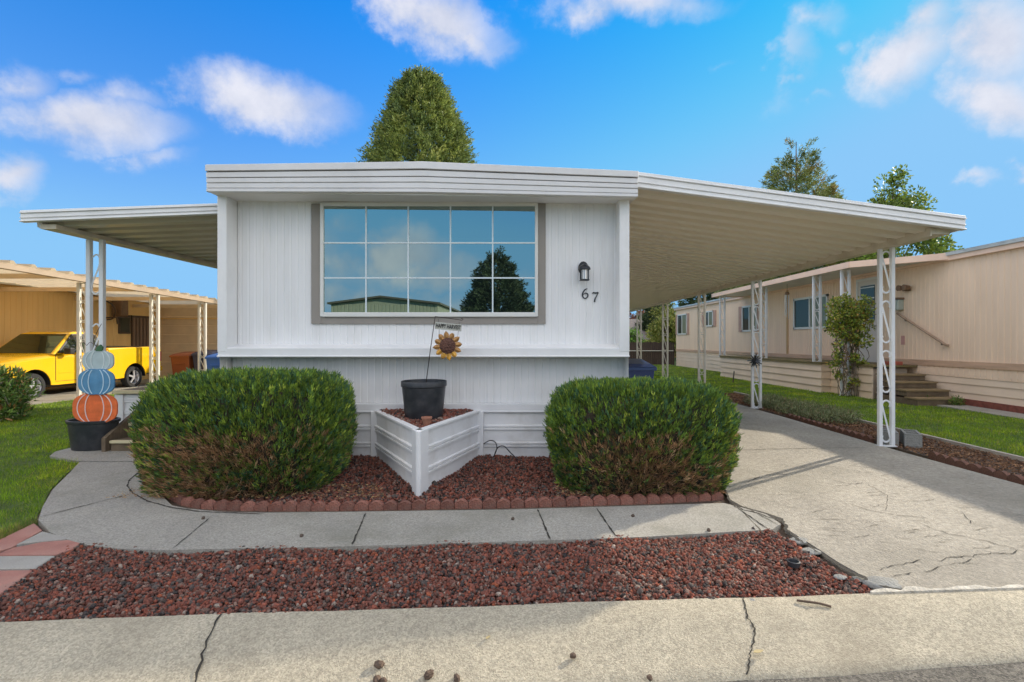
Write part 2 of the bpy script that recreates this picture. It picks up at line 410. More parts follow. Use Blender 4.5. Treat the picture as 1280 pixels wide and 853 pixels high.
def kerb_line(pts, w, mi):
    Q = []
    for (x0, t0), (x1, t1) in zip(pts, pts[1:]):
        for j in range(8): Q.append((x0+(x1-x0)*j/8, t0+(t1-t0)*j/8))
    Q.append(pts[-1]); L_ = []
    for i, (x, t) in enumerate(Q):
        if 0 < i < len(Q)-1: x += random.uniform(-.008, .008)
        k = w/2*random.uniform(.5, 1.3)
        L_.append(((x-k, kY(kT(t, x), x-k), kz(t)+.004), (x+k, kY(kT(t, x), x+k), kz(t)+.004)))
    for (a, b), (c, d) in zip(L_, L_[1:]): mb.face([a, b, d, c], mi)
kerb_line([(-1.57, 2.668), (-1.50, 2.42), (-1.40, 2.2)], .011, 1)
kerb_line([(1.215, 2.668), (1.16, 2.5), (1.17, 2.42), (1.10, 2.30), (1.03, 2.19)], .009, 1)
kerb_line([(4.9, 2.668), (4.9, 2.2)], .01, 1)
kerb_line([(-4.6, 2.668), (-4.6, 2.2)], .01, 1)
setp(mb.build('kerb', [M['kerb'], M['crack']], smooth='auto'), kind='structure')
# far side of the street: kerb and pavement strip behind the camera
mb = MB()
mb.hexa([(-60, kY(-6.7, -60), -.3), (60, kY(-6.7, 60), -.3), (60, kY(-6.2, 60), -.3), (-60, kY(-6.2, -60), -.3)],
        [(-60, kY(-6.7, -60), -.03), (60, kY(-6.7, 60), -.03), (60, kY(-6.2, 60), -.09), (-60, kY(-6.2, -60), -.09)])
setp(mb.build('kerb_opposite', M['kerb']), kind='structure')
# soil sheet of the beds
mb = MB()
kb = lambda x: kY(2.675, x)
slab(mb, [(-6.5, kb(-6.5)), (1.0, kb(1.)), (2.6, kb(2.6)), (2.2, 5.9), (-3.6, 5.9), (-6.2, 7.1), (-6.5, 3.3)], -.012, .2)
setp(mb.build('soil_bed', M['soil']), kind='structure')

# ------------------------------------------------------------------ driveway
dl = [G(905, 612), G(914, 628), G(930, 637), G(958, 645), G(978, 652), G(982, 664), G(1000, 676), G(1020, 690), G(1045, 706), G(1075, 722), G(1100, 733), G(1135, 740)]
dl = [(p.x, p.y) for p in dl]
dl[-1] = (dl[-1][0], kb(dl[-1][0]))
mb = MB()
front = [(1.72, 9.0), (1.72, 4.75)]+[(x+random.uniform(-.012, .012), y+random.uniform(-.012, .012)) for x, y in dl[:-1]]+[dl[-1]]
left = [(1.26, 9.0), (1.26, 5.75), (1.72, 5.4), (1.74, 4.95)]+front[2:]
right = [(5.2, kb(5.2)), (4.98, 3.6), (4.86, 4.8), (4.76, 6.2), (4.72, 9.0)]
slab(mb, left+right, .026, .1)
for a, b in ((9., 15.), (15., 22.), (22., 24.5)):
    mb.hexa([(1.26, a, zg(a)-.1), (4.72, a, zg(a)-.1), (4.72, b, zg(b)-.1), (1.26, b, zg(b)-.1)],
            [(1.26, a, zg(a)+.026), (4.72, a, zg(a)+.026), (4.72, b, zg(b)+.026), (1.26, b, zg(b)+.026)])
zc = .0305
def gp(*pp): return [(G(x, y, .026).x, G(x, y, .026).y) for x, y in pp]
for pts, w, jg in (
    (gp((905, 612), (914, 629), (930, 638), (958, 646), (980, 653), (984, 664), (1001, 677), (1022, 690), (1046, 706), (1076, 722), (1102, 733), (1136, 739)), .019, .012),
    (gp((1094, 714), (1108, 710), (1122, 707), (1140, 703), (1152, 700)), .006, .01),
    (gp((1115, 722), (1130, 719), (1140, 716)), .006, .008),
    (gp((1152, 716), (1168, 711), (1178, 708)), .007, .01),
    (gp((1172, 702), (1190, 697), (1215, 696), (1240, 692), (1262, 693), (1272, 688)), .007, .014),
    (gp((1180, 706), (1202, 704), (1215, 699)), .008, .01),
    (gp((1060, 630), (1085, 638), (1120, 645), (1160, 648)), .006, .012),
    (gp((1150, 655), (1185, 668), (1230, 676), (1279, 690)), .006, .014),
    (gp((1040, 600), (1062, 606), (1080, 604)), .007, .01),
    (gp((935, 603), (950, 596)), .006, .01),
    (gp((1200, 640), (1215, 655), (1250, 660)), .005, .01),
    (gp((1085, 606), (1110, 620), (1108, 640)), .004, .012)):
    ribbon(mb, pts, w, zc, 1, jg)
for pts in (gp((925, 563), (1000, 561), (1085, 560)), gp((928, 640), (955, 668))): ribbon(mb, pts, .012, zc, 3, .003)
# pale mortar patch along the kerb
pp = [(1.95+.06*i, kb(1.95+.06*i)+max(0, random.gauss(.02, .022))) for i in range(56)]
mb.prism([(x, y, .032) for x, y in pp]+[(x, kb(x)-.012, .032) for x, y in pp[::-1]], (0, 0, -.02), 2)
for i in range(130):      # hairline cracks through the old slab
    x = random.uniform(2.1, 4.6); y = random.uniform(3.1, 5.6); a = random.uniform(-.5, .5)
    l = random.uniform(.05, .22)
    ribbon(mb, [(x, y), (x+l*math.cos(a), y+l*math.sin(a))], .005, zc+.0005, 3, .009)
setp(mb.build('driveway', [M['drive'], M['crack'], M['patch'], M['joint']]), kind='structure')
# ------------------------------------------------------------------ walk
ZW = .03
outer = [G(x, y, ZW) for x, y in ((62, 570), (100, 577), (88, 590), (66, 612), (53, 634), (48, 650), (62, 665), (85, 675), (110, 681.5), (150, 686), (200, 688), (260, 686.5), (440, 683), (640, 677), (800, 671.5), (965, 662))]
inner = [G(x, y, ZW) for x, y in ((976, 655), (958, 643), (925, 634), (905, 629), (740, 634), (640, 637), (430, 640), (330, 641), (280, 640), (235, 636), (215, 632))]
walkpoly = [(p.x, p.y) for p in outer]+[(p.x, p.y) for p in inner]+[(-3.55, 4.75), (-3.9, 5.3), (-3.9, 6.25), (-3.9, 7.1), (-5.9, 7.1), (-5.9, 6.25)]
# smooth the curved end
mb = MB(); slab(mb, walkpoly, ZW, .12)
def jl(*pp, w=.012, jag=.003, mi=1): ribbon(mb, [(G(x, y, ZW).x, G(x, y, ZW).y) for x, y in pp], w, ZW+.0035, mi, jag)
jl((457, 642), (440, 682)); jl((672, 637), (688, 675)); jl((745, 635), (770, 671)); jl((262, 648), (215, 687), w=.008)
jl((48, 647), (100, 634), (155, 620)); jl((86, 577), (140, 577.5), (172, 577.5))
jl((914, 630), (962, 663)); jl((928, 632), (975, 658), w=.008)
jl((184, 583), (172, 592), (162, 600), (159, 608), (166, 617), (185, 627), (215, 635), (250, 640), (330, 643), w=.014)
setp(mb.build('footpath', [M['concrete'], M['crack']]), kind='structure')
# neighbour's driveway and a strip by the right-hand house
mb = MB()
mb.hexa([(-14.4, kb(-14), -.2), (-10.7, kb(-10), -.2), (-10.7, 9, -.2), (-14.4, 9, -.2)], [(-14.4, kb(-14), .01), (-10.7, kb(-10), .01), (-10.7, 9, .01), (-14.4, 9, .01)])
mb.hexa([(-14.4, 9, -.2), (-10.7, 9, -.2), (-10.7, 19.6, -.4), (-14.4, 19.6, -.4)], [(-14.4, 9, .01), (-10.7, 9, .01), (-10.7, 19.6, zg(19.6)+.01), (-14.4, 19.6, zg(19.6)+.01)])
setp(mb.build('driveway_neighbour', M['concrete']), kind='structure')
mb = MB(); slab(mb, [(8.9, 3), (9.6, 3), (9.6, 10.8), (8.95, 10.8)], .012, .1)
setp(mb.build('path_strip', M['concrete']), kind='structure')

# ------------------------------------------------------------------ the white mobile home
YW, YF, YR = 5.86, 5.64, 5.44             # recessed wall, fins, roof edge
XL, XR = -3.49, 1.20
YB = 21.5
home = thing('mobile_home', 'white mobile home with a wide picture window and house number 67', 'mobile home', ((XL+XR)/2, YW, 0))
def vprof(L, pitch, d, g=.012):
    p = [(0, 0)]; a = pitch*.5
    while a < L-g:
        p += [(a-g, 0), (a, -d), (a+g*.3, -d), (a+g, 0)]; a += pitch
    p.append((L, 0)); return p
mb = MB()
mb.ribbed((XL+.11, YW, 1.3), (1, 0, 0), (0, 0, 1.79), (0, -1, 0), vprof(XR-XL-.22, .083, .0055))
mb.box(XL+.1, XR-.1, YW+.02, YW+.1, 1.25, 3.08)
mb.build('wall', M['white'], home)
mb = MB(); mb.ribbed((XL+.01, YW+.06, .68), (1, 0, 0), (0, 0, .6), (0, -1, 0), vprof(XR-XL-.02, .083, .0055))
mb.box(XL+.01, XR-.01, YW+.08, YW+.2, 0, 1.28)
o = mb.build('wall', M['white'], home); o['label'] = 'lower ribbed wall set back under the white belt'
# side and rear walls
mb = MB()
mb.ribbed((XL, YB, .0), (0, -1, 0), (0, 0, 3.1), (-1, 0, 0), vprof(YB-YF-.05, .15, .008))
mb.ribbed((XR, YF+.05, .0), (0, 1, 0), (0, 0, 3.1), (1, 0, 0), vprof(YB-YF-.05, .15, .008))
mb.box(XL, XR, YB, YB+.05, -.2, 3.1)
mb.box(XL+.02, XR-.02, YW+.22, YB-.01, -.2, 3.08)
o = mb.build('wall', M['white'], home); o['label'] = 'long ribbed side walls and rear wall'
# fins at both ends of the recessed wall
for x0, x1 in ((XL, XL+.105), (XR-.115, XR)):
    mb = MB(); mb.box(x0, x1, YF, YW+.08, 1.30, 3.08); mb.build('corner_fin', M['white_trim'], home, bevel=.006)
for x in (XL+.245, XR-.225):
    pass
mb = MB(); mb.hexa([(XL+.003, YF+.003, 1.258), (XR-.003, YF+.003, 1.258), (XR-.003, YW+.07, 1.262), (XL+.003, YW+.07, 1.262)],
                   [(XL+.003, YF+.003, 1.345), (XR-.003, YF+.003, 1.345), (XR-.003, YW+.07, 1.40), (XL+.003, YW+.07, 1.40)])
mb.box(XL-.002, XR+.002, YF-.008, YF+.02, 1.240, 1.262)
mb.build('belt', M['white_trim'], home, bevel=.005)
mb = MB(); mb.box(XL+.02, XR-.02, YF+.25, YW+.056, 1.22, 1.258); mb.build('belt_underside', M['soffit'], home)
# skirting
def hprof(zs, L, d):
    p = [(0, 0)]
    for z in zs: p += [(z-.028, 0), (z-.022, d), (z-.004, d), (z, 0.002), (z+.006, .002), (z+.012, d), (z+.028, d), (z+.034, 0)]
    p.append((L, 0)); return p
mb = MB()
mb.ribbed((XL, YW-.01, 0.0), (0, 0, 1), (XR-XL, 0, 0), (0, -1, 0), hprof((.20, .40), .60, .016))
mb.box(XL+.01, XR-.01, YW+.01, YW+.05, 0, .66)
mb.build('skirting', M['white_skirt'], home)
mb = MB(); mb.box(XL-.004, XR+.004, YW-.035, YW+.055, .59, .685); mb.box(XL-.006, XR+.006, YW-.042, YW+.02, .582, .604)
mb.build('skirting_cap', M['white_trim'], home, bevel=.006)
# roof edge: stepped, slightly sagging towards the right
pt = [(-3.50, 3.362, 3.072), (-1.114, 3.397, 3.066), (1.256, 3.291, 3.014)]     # x, top z, bottom z
lay = [(0, .24, .000), (.24, .275, .035), (.275, .47, .016), (.47, .495, .04), (.495, .66, .02), (.66, .69, .034), (.69, .86, .024), (.86, .885, .036), (.885, 1., .020)]
mf = MB(); md = MB()
for (xa, ta, ba), (xb, tb, bb) in zip(pt, pt[1:]):
    for i, (f0, f1, s) in enumerate(lay):
        if i in (1, 3): k = md
        else: k = mf
        za0, za1 = ta+(ba-ta)*f0, ta+(ba-ta)*f1; zb0, zb1 = tb+(bb-tb)*f0, tb+(bb-tb)*f1
        if i == 3:     # second dark seam fades out to the left end
            if xa < -2: za1 = za0+.001
        ex = .0
        k.hexa([(xa, YR+s, za1), (xb, YR+s, zb1), (xb, YR+.075, zb1), (xa, YR+.075, za1)], [(xa, YR+s, za0), (xb, YR+s, zb0), (xb, YR+.075, zb0), (xa, YR+.075, za0)])
fa = mf.build('roof_edge', M['fascia'], home, bevel=.004)
md.build('seam', M['gap'], fa)
mb = MB()
for sx, xx in ((-1, pt[0][0]), (1, pt[2][0])):
    t, b = (3.362, 3.072) if sx < 0 else (3.291, 3.014)
    x0, x1 = sorted((xx+.004*sx, xx-.05*sx))
    mb.box(x0, x1, YR+.08, YB+.2, b+.03, t-.004)
mb.build('side_gutter', M['fascia'], home, bevel=.004)
mb = MB()
mb.mesh([(pt[0][0]+.03, YR+.05, 3.34), (pt[1][0], YR+.05, 3.385), (pt[2][0]-.03, YR+.05, 3.275), (pt[0][0]+.03, YB+.2, 3.34), (pt[1][0], YB+.2, 3.42), (pt[2][0]-.03, YB+.2, 3.275)],
        [(0, 1, 4, 3), (1, 2, 5, 4)])
mb.build('roof', M['roof_top'], home)
mb = MB()
mb.hexa([(XL, YR+.07, 3.074), (XR+.05, YR+.07, 3.016), (XR+.05, YW+.1, 3.05), (XL, YW+.1, 3.074)], [(XL, YR+.07, 3.10), (XR+.05, YR+.07, 3.05), (XR+.05, YW+.1, 3.10), (XL, YW+.1, 3.10)])
mb.build('soffit', M['soffit'], home)
# window
zt, zb_ = 3.042, 1.626
win = MB()
x0, x1 = -2.505, .255
for a, b, c, d in ((x0, -2.392, zb_, zt), (.165, x1, zb_, zt), (x0, x1, zb_, 1.712), (x0, x1, 3.022, zt)):
    pass
win.box(x0, -2.388, YW-.022, YW+.01, zb_, zt); win.box(.160, x1, YW-.022, YW+.01, zb_, zt); win.box(-2.388, .160, YW-.022, YW+.01, zb_, 1.713)
tr = win.build('window_surround', M['taupe'], home, bevel=.003)
wf = MB()
gx0, gx1, gz0, gz1 = -2.352, .128, 1.760, 3.005
wf.box(-2.392, gx0, YW-.05, YW+.01, 1.711, 3.047); wf.box(gx1, .164, YW-.05, YW+.01, 1.711, 3.047)
wf.box(gx0, gx1, YW-.05, YW+.01, 1.711, gz0); wf.box(gx0, gx1, YW-.05, YW+.01, gz1, 3.047)
fr = wf.build('window', M['frame'], home, bevel=.005)
fr['label'] = 'wide picture window of fifteen panes'
pn = MB(); pn.box(gx0-.003, gx1+.003, YW-.028, YW-.012, gz0-.003, gz1+.003); pn.build('pane', M['pane'], fr)
mu = MB(); cw = (gx1-gx0)/5
for i in range(1, 5): mu.box(gx0+cw*i-.008, gx0+cw*i+.008, YW-.036, YW-.030, gz0, gz1)
for k in (2.164, 2.575): mu.box(gx0, gx1, YW-.0375, YW-.0315, k-.008, k+.008)
mu.build('window_grid', M['muntin'], fr)
# lantern
lan = MB(); c = W(729, 341, YW); lx, lz = c.x, c.z
lan.lathe([(0, -.005), (.055, -.005), (.06, -.02), (.05, -.03), (0, -.032)], (lx, YW+.008, lz+.05), 20, axis='y', sy=1.35)
lan.tube([(lx, YW-.02, lz+.05), (lx, YW-.055, lz+.085), (lx, YW-.10, lz+.098), (lx, YW-.115, lz+.08)], .009, 8)
lb = lan.build('wall_lantern', M['black'], home, smooth='auto')
lan = MB(); cy = YW-.115
lan.lathe([(.0, .102), (.010, .10), (.014, .085), (.03, .078), (.062, .05), (.072, .028), (.072, .02), (.066, .018)], (lx, cy, lz), 4+20)
for a in range(4):
    t = math.pi/4+a*math.pi/2; p = (lx+.06*math.cos(t), cy+.06*math.sin(t)); lan.box(p[0]-.005, p[0]+.005, p[1]-.005, p[1]+.005, lz-.098, lz+.025)
lan.box(lx-.052, lx+.052, cy-.052, cy+.052, lz-.108, lz-.096)
lan.build('lantern_cage', M['black'], lb, smooth='auto')
g = MB(); g.lathe([(.0, -.094), (.042, -.092), (.042, .02), (0, .021)], (lx, cy, lz), 16); g.build('lantern_glass', M['clear'], lb, smooth='auto')
# digits (calligraphic strokes)
def stroke(mb, pts, ws, y, th=.008):
    P = smooth_curve([(x, 0, z) for x, z in pts], 6); n_ = len(P); L = []
    for i, p in enumerate(P):
        d = (P[min(i+1, n_-1)]-P[max(i-1, 0)]).normalized(); s = Vector((-d.z, 0, d.x))
        t = i/(n_-1)*(len(ws)-1); k = int(min(t, len(ws)-2)); w = ws[k]+(ws[k+1]-ws[k])*(t-k)
        L.append((p-s*w/2, p+s*w/2))
    for i in range(n_-1):
        a, b = L[i]; c, d = L[i+1]
        mb.hexa([(a.x, y, a.z), (c.x, y, c.z), (d.x, y, d.z), (b.x, y, b.z)], [(a.x, y+th, a.z), (c.x, y+th, c.z), (d.x, y+th, d.z), (b.x, y+th, b.z)])
c = W(731.8, 367.5, YW); s = .06
mb = MB(); stroke(mb, [(c.x+.35*s, c.z+1.0*s), (c.x-.15*s, c.z+.75*s), (c.x-.55*s, c.z+.1*s), (c.x-.55*s, c.z-.55*s), (c.x-.1*s, c.z-.92*s), (c.x+.4*s, c.z-.6*s), (c.x+.42*s, c.z-.1*s), (c.x+.05*s, c.z+.15*s), (c.x-.45*s, c.z-.15*s)], [.008, .014, .016, .014, .011, .014, .014, .01, .006], YW-.012)
o = mb.build('house_number', M['black'], home); o['label'] = 'black numeral 6'
c = W(744.3, 371.5, YW)
mb = MB(); stroke(mb, [(c.x-.55*s, c.z+.62*s), (c.x-.45*s, c.z+.85*s), (c.x, c.z+.78*s), (c.x+.55*s, c.z+.9*s)], [.006, .014, .016, .012], YW-.012)
stroke(mb, [(c.x+.55*s, c.z+.88*s), (c.x+.2*s, c.z+.2*s), (c.x-.1*s, c.z-.4*s), (c.x-.2*s, c.z-1.0*s)], [.009, .010, .015, .018], YW-.012)
o = mb.build('house_number', M['black'], home); o['label'] = 'black numeral 7'
# ------------------------------------------------------------------ lattice posts
def scroll(cx, cz, hh, w, y, rr=.0075, flip=1):
    r = w*.40; pts = []
    for k in range(0, 9):
        t = R(200-k*27); pts.append((cx+flip*(-.0+r*.62*math.cos(t)), y, cz+hh/2-r+r*math.sin(t)*.98))
    top = pts[::-1] if False else pts
    up = [(cx+flip*r*math.cos(R(a)), y, cz+hh/2-r+r*math.sin(R(a))) for a in (-60, -20, 20, 60, 100, 140, 180, 215)]
    dn = [(cx-flip*r*math.cos(R(a)), y, cz-hh/2+r-r*math.sin(R(a))) for a in (215, 180, 140, 100, 60, 20, -20, -60)]
    return up+dn
def lattice_post(parent, x, y, z0, z1, w, tw, m, nsc=4, axis='x', detail=True, ornament=True, curl=False):
    rt = bpy.data.objects.new('post', None); COL.objects.link(rt); rt.parent = parent
    rt.location = Vector((x, y, z0))-wl(parent)
    for s in (-1, 1):
        t = MB(); t.box(x+s*w/2-tw/2, x+s*w/2+tw/2, y-tw/2, y+tw/2, z0, z1); o = t.build('tube', m, rt, bevel=.004)
    if ornament:
        t = MB(); Hh = z1-z0; iw = w-tw
        for k in range(nsc):
            cz = z0+Hh*(k+.5)/nsc; hh = min(.55, Hh/nsc*.92)
            r = iw*.46
            # ribbon S: upper hook, diagonal, lower hook
            up = [(x+r*math.cos(R(a)), y, cz+hh/2-r+r*math.sin(R(a))) for a in (-35, 0, 35, 70, 105, 140, 175, 200)]
            dn = [(x-r*math.cos(R(a)), y, cz-hh/2+r-r*math.sin(R(a))) for a in (200, 175, 140, 105, 70, 35, 0, -35)]
            P = smooth_curve(up+dn, 3); t = MB()
            for a, b in zip(P, P[1:]): t.bar(a, b, .022, .006, up=(0, 1, 0))
            t.build('scroll', m, rt)
    t = MB(); t.box(x-w/2-tw/2-.015, x+w/2+tw/2+.015, y-tw*.9, y+tw*.9, z0-.005, z0+.008); t.build('foot_plate', m, rt)
    return rt
# ------------------------------------------------------------------ right-hand carport canopy
cp = thing('carport', 'long white carport canopy with cream underside, right of the white home', 'carport', (4.83, 6.6, 0))
CX0, CX1, CYF, CYB = 1.29, 5.02, 5.66, 23.0
za, zb2 = 3.20, 2.70                      # underside at the home, at the outer edge
def pan(L, p, d):
    out = []; a = 0
    while a < L: out += [(a, 0), (a+p*.44, 0), (a+p*.47, d), (a+p*.94, d), (a+p*.97, 0)]; a += p
    return [q for q in out if q[0] <= L]
mb = MB()
mb.ribbed((CX0-.07, CYF+.03, za+.05), (0, 1, 0), (CX1-CX0+.05, 0, zb2-za), (0, 0, -1), pan(CYB-CYF, .305, .075))
mb.build('roof_deck', M['canopy_under'], cp)
mb = MB(); mb.hexa([(CX0-.07, CYF+.03, za+.055), (CX1, CYF+.03, zb2+.055), (CX1, CYB, zb2+.055), (CX0-.07, CYB, za+.055)], [(CX0-.07, CYF+.03, za+.075), (CX1, CYF+.03, zb2+.075), (CX1, CYB, zb2+.075), (CX0-.07, CYB, za+.075)])
mb.build('roof_sheet', M['roof_top'], cp)
def edge_strip(xa, za_t, za_b, xb, zb_t, zb_b, yf, yb, lay):
    k = MB()
    for f0, f1, s in lay:
        a0, a1 = za_t+(za_b-za_t)*f0, za_t+(za_b-za_t)*f1; b0, b1 = zb_t+(zb_b-zb_t)*f0, zb_t+(zb_b-zb_t)*f1
        k.hexa([(xa, yf+s, a1), (xb, yf+s, b1), (xb, yb, b1), (xa, yb, a1)], [(xa, yf+s, a0), (xb, yf+s, b0), (xb, yb, b0), (xa, yb, a0)])
    return k
L5 = [(0, .18, .012), (.18, .26, 0.0), (.26, .6, .018), (.6, .68, .006), (.68, .9, .020), (.9, 1., .0)]
edge_strip(CX0, 3.355, 3.175, 5.04, 2.852, 2.690, CYF-.02, CYF+.05, L5).build('front_edge', M['white_trim'], cp, bevel=.004)
mb = MB(); mb.box(5.022, 5.045, CYF+.055, CYB, 2.70, 2.845); mb.build('gutter', M['white_trim'], cp)
mb = MB(); mb.box(CX0-.075, CX0-.02, CYF+.06, CYB, 3.14, 3.30); mb.build('wall_rail', M['fascia'], cp)
mb = MB(); mb.box(4.72, 4.95, 5.76, CYB-.2, 2.665, 2.735); mb.box(4.715, 4.735, 5.755, CYB-.19, 2.64, 2.745)
mb.build('beam', M['beam'], cp)
for i, y in enumerate((6.61, 10.30, 13.46, 16.95, 20.8)):
    lattice_post(cp, 4.825, y, zg(y)+.02, 2.668, .165, .048, M['post'] if i < 2 else M['post_cream'], nsc=(4 if i == 0 else 5))
# ------------------------------------------------------------------ left porch canopy
pc = thing('porch_canopy', 'white metal porch canopy with dark ribbed underside on the left side of the white home', 'awning', (-5.61, 6.5, 0))
PYF, PYB = 5.78, 13.4
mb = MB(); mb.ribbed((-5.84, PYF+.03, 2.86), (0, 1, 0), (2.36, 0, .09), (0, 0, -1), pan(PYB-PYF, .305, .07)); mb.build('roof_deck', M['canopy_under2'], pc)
mb = MB(); mb.hexa([(-5.86, PYF+.03, 2.875), (-3.48, PYF+.03, 2.965), (-3.48, PYB, 2.965), (-5.86, PYB, 2.875)], [(-5.86, PYF+.03, 2.895), (-3.48, PYF+.03, 2.985), (-3.48, PYB, 2.985), (-5.86, PYB, 2.895)]); mb.build('roof_sheet', M['roof_top'], pc)
edge_strip(-5.87, 2.945, 2.81, -3.50, 3.03, 2.905, PYF-.02, PYF+.05, L5).build('front_edge', M['white_trim'], pc, bevel=.004)
mb = MB(); mb.box(-5.70, -5.52, PYF+.07, PYB-.2, 2.745, 2.80); mb.build('beam', M['beam'], pc)
mb = MB(); mb.box(-5.75, -5.71, PYF+.1, PYB-.1, 2.76, 2.84); mb.build('gutter', M['fascia'], pc)
def thin_post(x, y, z0, z1, nsc):
    rt = lattice_post(pc, x, y, z0, z1, .17, .055, M['post'], ornament=False)
    Hh = z1-z0
    for k in range(3):
        t = MB()
        c0 = z0+Hh*(k+.5)/3
        P = smooth_curve([(x-.05, y, c0+.22), (x+.01, y, c0+.26), (x+.055, y, c0+.20), (x+.04, y, c0+.10), (x-.04, y, c0-.10), (x-.055, y, c0-.20), (x-.01, y, c0-.26), (x+.05, y, c0-.22)], 4)
        for a, b in zip(P, P[1:]): t.bar(a, b, .018, .006, up=(0, 1, 0))
        t.build('scroll', M['post'], rt)
thin_post(-5.61, 6.5, .02, 2.748, 3)
thin_post(-5.61, 9.9, .69, 2.748, 3)
thin_post(-5.61, 13.0, .69, 2.748, 3)
# ------------------------------------------------------------------ porch deck and steps (left)
dk = thing('porch_deck', 'raised porch deck with white metal skirting and brown boards left of the white home', 'deck', (-4.7, 7.2, 0))
mb = MB(); mb.ribbed((-5.90, 7.2, .0), (0, 0, 1), (2.4, 0, 0), (0, -1, 0), hprof((.19, .38, .55), .64, .014)); mb.ribbed((-5.9, 13.4, .0), (0, 0, 1), (0, -6.2, 0), (-1, 0, 0), hprof((.19, .38, .55), .64, .014))
mb.box(-5.88, -3.5, 7.23, 13.3, -.1, .63); mb.build('skirting', M['white_skirt'], dk)
mb = MB(); mb.box(-5.93, -3.5, 7.15, 13.4, .672, .70); mb.build('deck_boards', M['deckwood'], dk)
mb = MB(); mb.box(-5.935, -3.5, 7.135, 7.165, .655, .706); mb.box(-5.94, -5.9, 7.2, 13.4, .655, .704); mb.build('nosing', M['nosing'], dk, bevel=.004)
mb = MB(); mb.box(-5.92, -5.80, 7.17, 7.22, 0, .64); mb.build('corner_trim', M['white_trim'], dk)
st = thing('porch_steps', 'brown wooden steps with cream edges behind the left juniper', 'steps', (-4.6, 6.6, 0))
for i, (y, z) in enumerate(((6.27, .165), (6.57, .335), (6.87, .505))):
    t = MB(); t.box(-5.22+.12*i*0, -4.0, y, 7.14, z-.165 if i == 0 else z-.17, z-.03); t.box(-5.22, -4.0, y+.02, y+.34, z-.03, z-.004); sp = t.build('step', M['deckwood'], st)
    t = MB(); t.box(-5.22, -4.0, y-.03, y+.025, z-.034, z); t.build('nosing', M['nosing'], sp, bevel=.004)
mb = MB(); mb.prism([(-5.25, 6.22, .03), (-5.25, 7.1, .03), (-5.25, 7.1, .66), (-5.25, 6.22, .2)], (-.05, 0, 0)); mb.build('stringer', M['deckwood'], st)
# ------------------------------------------------------------------ planter with rocks and pot
pl = thing('planter_box', 'white ribbed metal planter box with a pointed front, standing against the white home', 'planter', (-.97, 5.2, 0))
A, BL, BR = Vector((-.965, 4.56, 0)), Vector((-1.74, YW-.03, 0)), Vector((-.53, YW-.03, 0))
def planter_side(P, Q, nm):
    d = (Q-P); L = d.length; u = d.normalized(); nrm = Vector((u.y, -u.x, 0))
    if nrm.dot(Vector(((-1 if Q.x < P.x else 1), -.3, 0))) < 0: nrm = -nrm
    mb = MB()
    pr = [(0, .0)]
    for z in (.20, .40): pr += [(z-.034, 0), (z-.026, .02), (z-.006, .02), (z-.001, .004), (z+.006, .004), (z+.012, .02), (z+.032, .02), (z+.04, 0)]
    pr.append((.60, 0))
    mb.ribbed(P, (0, 0, 1), d, nrm, pr)
    q = -nrm*.03
    mb.hexa([P+q, Q+q, Q+q*1.4, P+q*1.4], [p+Vector((0, 0, .57)) for p in (P+q, Q+q, Q+q*1.4, P+q*1.4)])
    pp_ = mb.build('side_panel', M['white_skirt'], pl)
    mb = MB()
    z0, z1 = .585, .612
    a, b = P+nrm*.022, Q+nrm*.022; c_, d_ = Q-nrm*.045, P-nrm*.045
    zz = (lambda p, z: Vector((p.x, p.y, z)))
    mb.hexa([zz(a, z0), zz(b, z0), zz(c_, z0), zz(d_, z0)], [zz(a, z1), zz(b, z1-.0), zz(c_, z1), zz(d_, z1)])
    mb.build('cap', M['white_trim'], pp_, bevel=.004)
planter_side(A, BL, 'l'); planter_side(A, BR, 'r')
mb = MB()
ul = (BL-A).normalized(); ur = (BR-A).normalized(); nl = Vector((-abs(ul.y), -abs(ul.x), 0)).normalized(); nr = Vector((abs(ur.y), -abs(ur.x), 0)).normalized()
for u, nn in ((ul, nl), (ur, nr)):
    a = A+nn*.024-Vector((0, .02, 0)); b = A+u*.13+nn*.024; c_ = b-nn*.02; d_ = A+u*.01
    mb.hexa([a, b, c_, d_], [Vector((p.x, p.y, .606)) for p in (a, b, c_, d_)])
    e = A+u*.008+nn*.03-Vector((0, .018, 0)); f_ = e+u*.03
al = A+nl*.024-Vector((0, .02, 0)); ar = A+nr*.024-Vector((0, .02, 0)); mid_ = A-Vector((0, .045, 0))
q_ = [al, mid_, ar, A+ur*.05, A+ul*.05]
mb.prism([(p.x, p.y, .604) for p in q_], (0, 0, -.604))
mb.build('corner_post', M['white_trim'], pl, bevel=.003)
for x, s in ((BL.x, -1), (BR.x, 1)):
    mb = MB(); mb.box(x-.04+s*.015, x+.04+s*.015, YW-.06, YW-.012, 0, .60); mb.build('end_post', M['white_trim'], pl, bevel=.005)
mb = MB(); mb.prism([(A.x, A.y+.05, .5), (BL.x+.05, YW-.04, .53), (BR.x-.05, YW-.04, .53)], (0, 0, -.05)); mb.build('fill', M['soil'], pl)
